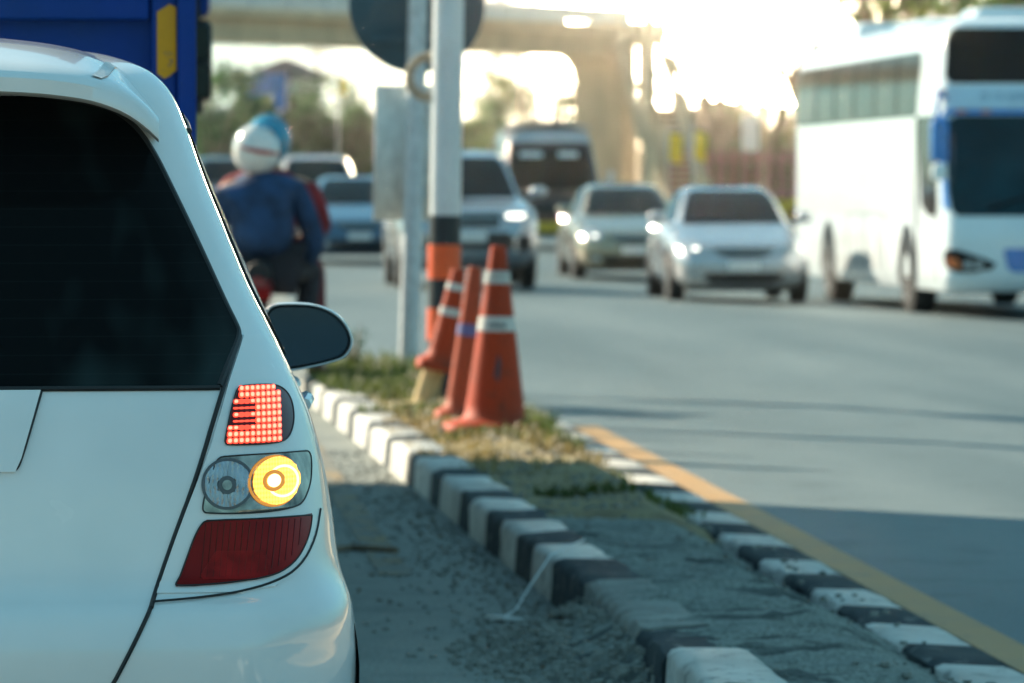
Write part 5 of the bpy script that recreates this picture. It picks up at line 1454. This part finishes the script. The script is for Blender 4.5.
tree('roadside_tree', on(885, 150), 11.8, 5.0, (4.6, 4.6, 3.6), [OL, BR, GR], 'olive and brown tree whose crown shows above the middle of the coach roof', 12, 6500, .34, .26, 36)
tree('roadside_tree', on(800, 165), 10.6, 4.4, (4.0, 4.0, 3.8), [OL, BR], 'thin crowned brownish tree rising behind the rear end of the coach', 13, 3600, .34, .22, 28)
tree('dry_tree', on(722, 160), 8.2, 2.2, (2.8, 2.8, 2.5), [BR, OL], 'dry brown tree with bare limbs in the glare left of the coach', 14, 500, .3, .15, 22, 10)
tree('dry_tree', on(768, 150), 6.6, 1.8, (2.2, 2.2, 2.1), [BR, OL], 'low brown tree pressed against the rear of the coach behind the fence', 15, 800, .28, .15, 22, 10)
tree('dry_tree', on(675, 165), 7.2, 2.0, (2.3, 2.3, 2.3), [BR], 'brown twiggy tree just right of the footbridge stairs', 16, 1300, .28, .14, 20, 10)
tree('roadside_tree', on(548, 200), 6.9, 1.8, (2.6, 2.6, 2.3), [OL, GR], 'olive tree with a ragged top under the footbridge, right of the banded post', 17, 2600, .28, .2, 26)
tree('roadside_tree', on(578, 215), 5.6, 1.4, (1.9, 1.9, 1.9), [OL, GR], 'small olive tree close to the footbridge pier', 18, 1700, .28, .15, 20)
tree('roadside_tree', on(500, 225), 5.6, 1.2, (1.9, 1.9, 1.8), [GR, OL], 'low green tree right beside the top of the banded post', 19, 1700, .28, .15, 20)
tree('roadside_tree', on(335, 230), 5.7, 1.2, (2.2, 2.2, 1.9), [GR, DK], 'dark green tree left of the sign plate under the footbridge', 20, 2200, .28, .15, 22)
tree('roadside_tree', on(215, 190), 5.6, 1.2, (1.9, 1.9, 1.9), [DK, GR], 'dark tree beside the truck mirror, left of the blue hoarding', 21, 1800, .28, .15, 20)
def hedge(name, px0, px1, Y, h, mats, label, seed, n=5000, d=1.6):
    rg = random.Random(seed); a, b = on(px0, Y), on(px1, Y); root = empty(name, a, 0, label, 'hedge'); L = b[0] - a[0]
    mb = MB(); k = int(n)
    for i in range(k):
        x = rg.random() * L; hh = h * (.72 + .28 * nz3(x * .55, seed, 0) + .16 * nz3(x * 1.7, seed, 3)); z = hh * rg.random() ** .8; y = rg.gauss(0, d * .35)
        p = Vector((x, y, z)); u = Vector((rg.gauss(0, 1), rg.gauss(0, 1), rg.gauss(0, 1))).normalized(); w_ = u.cross(Vector((rg.gauss(0, 1), rg.gauss(0, 1), rg.gauss(0, 1)))).normalized(); S_ = rg.uniform(.2, .42)
        mb.add([p - u * S_ / 2, p + w_ * S_ * .3, p + u * S_ / 2, p - w_ * S_ * .3], [(0, 1, 2, 3)], rg.randrange(len(mats)))
    mb.build('foliage', mats, root, smooth=0, fixn=False)
    mb = MB()
    for i in range(int(L / .8)): x = i * .8 + rg.random() * .4; mb.path([(x, 0, -.1), (x + rg.uniform(-.2, .2), rg.uniform(-.2, .2), h * .7)], [.05, .02], 5)
    mb.build('stem', M['bark'], root)
    return root
hedge('hedge', 190, 385, 205, 5.4, [GR, DK], 'long dark green hedge under the left half of the footbridge', 31, 10000)
hedge('hedge', 385, 600, 235, 5.4, [GR, OL], 'paler green hedge between the banded post and the footbridge pier', 32, 9000)
hedge('hedge', 640, 830, 172, 4.6, [BR, OL, BR], 'brown dry hedge behind the pink fence', 33, 6000)
hedge('hedge', 690, 815, 128, 1.0, [OL, M['flag_yellow']], 'low yellow green hedge of small flowers along the pink fence', 34, 1500, 1.0)
# pink fence, flags, board
a, b = on(660, 131), on(822, 131)
fr_ = empty('picket_fence', a, 0, 'faded pink picket fence beyond the two sedans', 'fence')
mb = MB(); x = 0
while x < b[0] - a[0]: mb.box((x, 0, 1.35), (.16, .08, 1.5)); x += .33
mb.build('pickets', M['fence_pink'], fr_)
mb = MB(); mb.box(((b[0] - a[0]) / 2, .06, .95), (b[0] - a[0], .05, .1)); mb.box(((b[0] - a[0]) / 2, .06, 1.85), (b[0] - a[0], .05, .1)); mb.box(((b[0] - a[0]) / 2, .08, .3), (b[0] - a[0], .2, .6)); mb.build('rail', M['fence_pink'], fr_)
def flag(px, Y, zt, w, h, m, label):
    p = on(px, Y); root = empty('flag', p, 0, label, 'flag')
    mb = MB(); mb.path([(0, 0, 0), (0, 0, zt + .1)], .022, 8); mb.build('pole', M['galv'], root)
    mb = MB(); rows = [[(.02 + w * i / 8, .06 * math.sin(i * .9 + j * .3), zt - h * j / 5 - .12 * h * (i / 8) ** 2) for i in range(9)] for j in range(6)]; mb.grid(rows); c = mb.build('cloth', m, root, smooth=60); c.modifiers.new('t', 'SOLIDIFY').thickness = .01
flag(668, 128, 2.55, .36, .75, M['flag_yellow'], 'yellow flag on a thin pole right beside the footbridge stairs')
flag(693, 128, 2.6, .34, .75, M['flag_yellow'], 'yellow flag on a thin pole above the pink fence, the one farther from the stairs')
flag(338, 170, 4.6, .3, .55, M['flag_yellow'], 'small yellow flag above the roof of the rose vehicle')
p = on(750, 133); sb_ = empty('notice_board', p, 0, 'bright white notice board standing over the pink fence', 'notice board')
mb = MB(); mb.box((0, 0, 2.55), (.46, .06, 1.0)); mb.build('panel', M['sign_white'], sb_, bevel=.01)
for x in (-.18, .18):
    mb = MB(); mb.box((x, .06, 1.25), (.06, .05, 2.5)); mb.build('leg', M['galv'], sb_)
# low wall behind the fence
a, b = on(640, 178), on(840, 178); mb = MB(); mb.box(((a[0] + b[0]) / 2, 178, 1.3), (b[0] - a[0], .3, 3.2))
tag(mb.build('boundary_wall', mat('wall_brown', (.24, .17, .12), .9, var=.2, scale=.8), bevel=.03), 'brown boundary wall behind the dry hedge and trees', 'wall')
# house and blue hoarding
p = on(272, 240); hs = empty('house', p, 0, 'pale house with a dark grey gabled roof behind the riders', 'house')
mb = MB(); mb.box((.6, 0, 2.9), (3.6, 5, 6.0)); mb.build('wall', M['wall_pale'], hs)
mb = MB(); mb.prism([(-1.7, 6.0), (.45, 6.9), (.75, 6.9), (2.9, 6.0), (2.9, 5.86), (-1.7, 5.86)], -2.8, 2.8); mb.build('roof', M['roof_grey'], hs)
for x in (1.0, 1.9):
    mb = MB(); mb.box((x, -2.52, 4.7), (.6, .06, .9)); mb.build('window', M['car_glass'], hs)
p = on(261, 222); hd = empty('hoarding', p, 0, 'bright blue hoarding standing before the pale house', 'hoarding')
mb = MB(); mb.box((0, 0, 5.0), (2.25, .12, 1.6)); mb.build('panel', M['hoard_blue'], hd, bevel=.02)
for x in (-.9, .9):
    mb = MB(); mb.box((x, .1, 2.1), (.14, .1, 4.2)); mb.build('post', M['galv'], hd)
p = on(214, 235); b2 = empty('house', p, 0, 'pale blue flat roofed house half hidden behind the blue truck', 'house')
mb = MB(); mb.box((0, 0, 2.1), (3.2, 4, 4.3)); mb.build('wall', M['wall_pale'], b2); mb = MB(); mb.box((0, 0, 4.32), (3.5, 4.3, .14)); mb.build('roof', M['roof_grey'], b2)
# utility poles
def pole(px, Y, h, r, label, arm=True):
    p = on(px, Y); root = empty('utility_pole', p, 0, label, 'utility pole')
    mb = MB(); mb.path([(0, 0, -.2), (0, 0, h)], [r, r * .7], 12); mb.build('shaft', M['concrete'], root)
    if arm:
        for z, w in ((h - .4, 1.8), (h - 1.1, 1.4)):
            mb = MB(); mb.box((0, -.12, z), (w, .1, .12)); mb.build('crossarm', M['bark'], root)
        for x in (-.8, -.3, .3, .8):
            mb = MB(); mb.lathe([(.05, 0), (.08, .05), (.05, .1), (.07, .15), (.03, .2)], 10, (x, -.12, h - .34)); mb.build('insulator', M['wall_pale'], root)
pole(648, 126, 10.5, .16, 'tall concrete utility pole standing beside the footbridge stairs')
pole(521, 185, 6.6, .11, 'slim pole in front of the olive tree under the footbridge', False)
pole(318, 260, 9.0, .14, 'distant utility pole between the house and the sign plate')

# ================================================================== AIR
hz = MB(); hz.box((0, 540, 20.0), (1830, 1520, 46))
hz_o = hz.build('haze', None if False else M['hill'], smooth=0)
hz_o.data.materials.clear()
hm = bpy.data.materials.new('haze'); hm.use_nodes = True
hn, hl_ = hm.node_tree.nodes, hm.node_tree.links
hn.remove(hn['Principled BSDF'])
pv = hn.new('ShaderNodeVolumePrincipled')
pv.inputs['Color'].default_value = (.92, .93, .92, 1)
pv.inputs['Density'].default_value = .00042
pv.inputs['Anisotropy'].default_value = .978
hl_.new(pv.outputs[0], hn['Material Output'].inputs['Volume'])
hz_o.data.materials.append(hm)
tag(hz_o, kind='stuff')
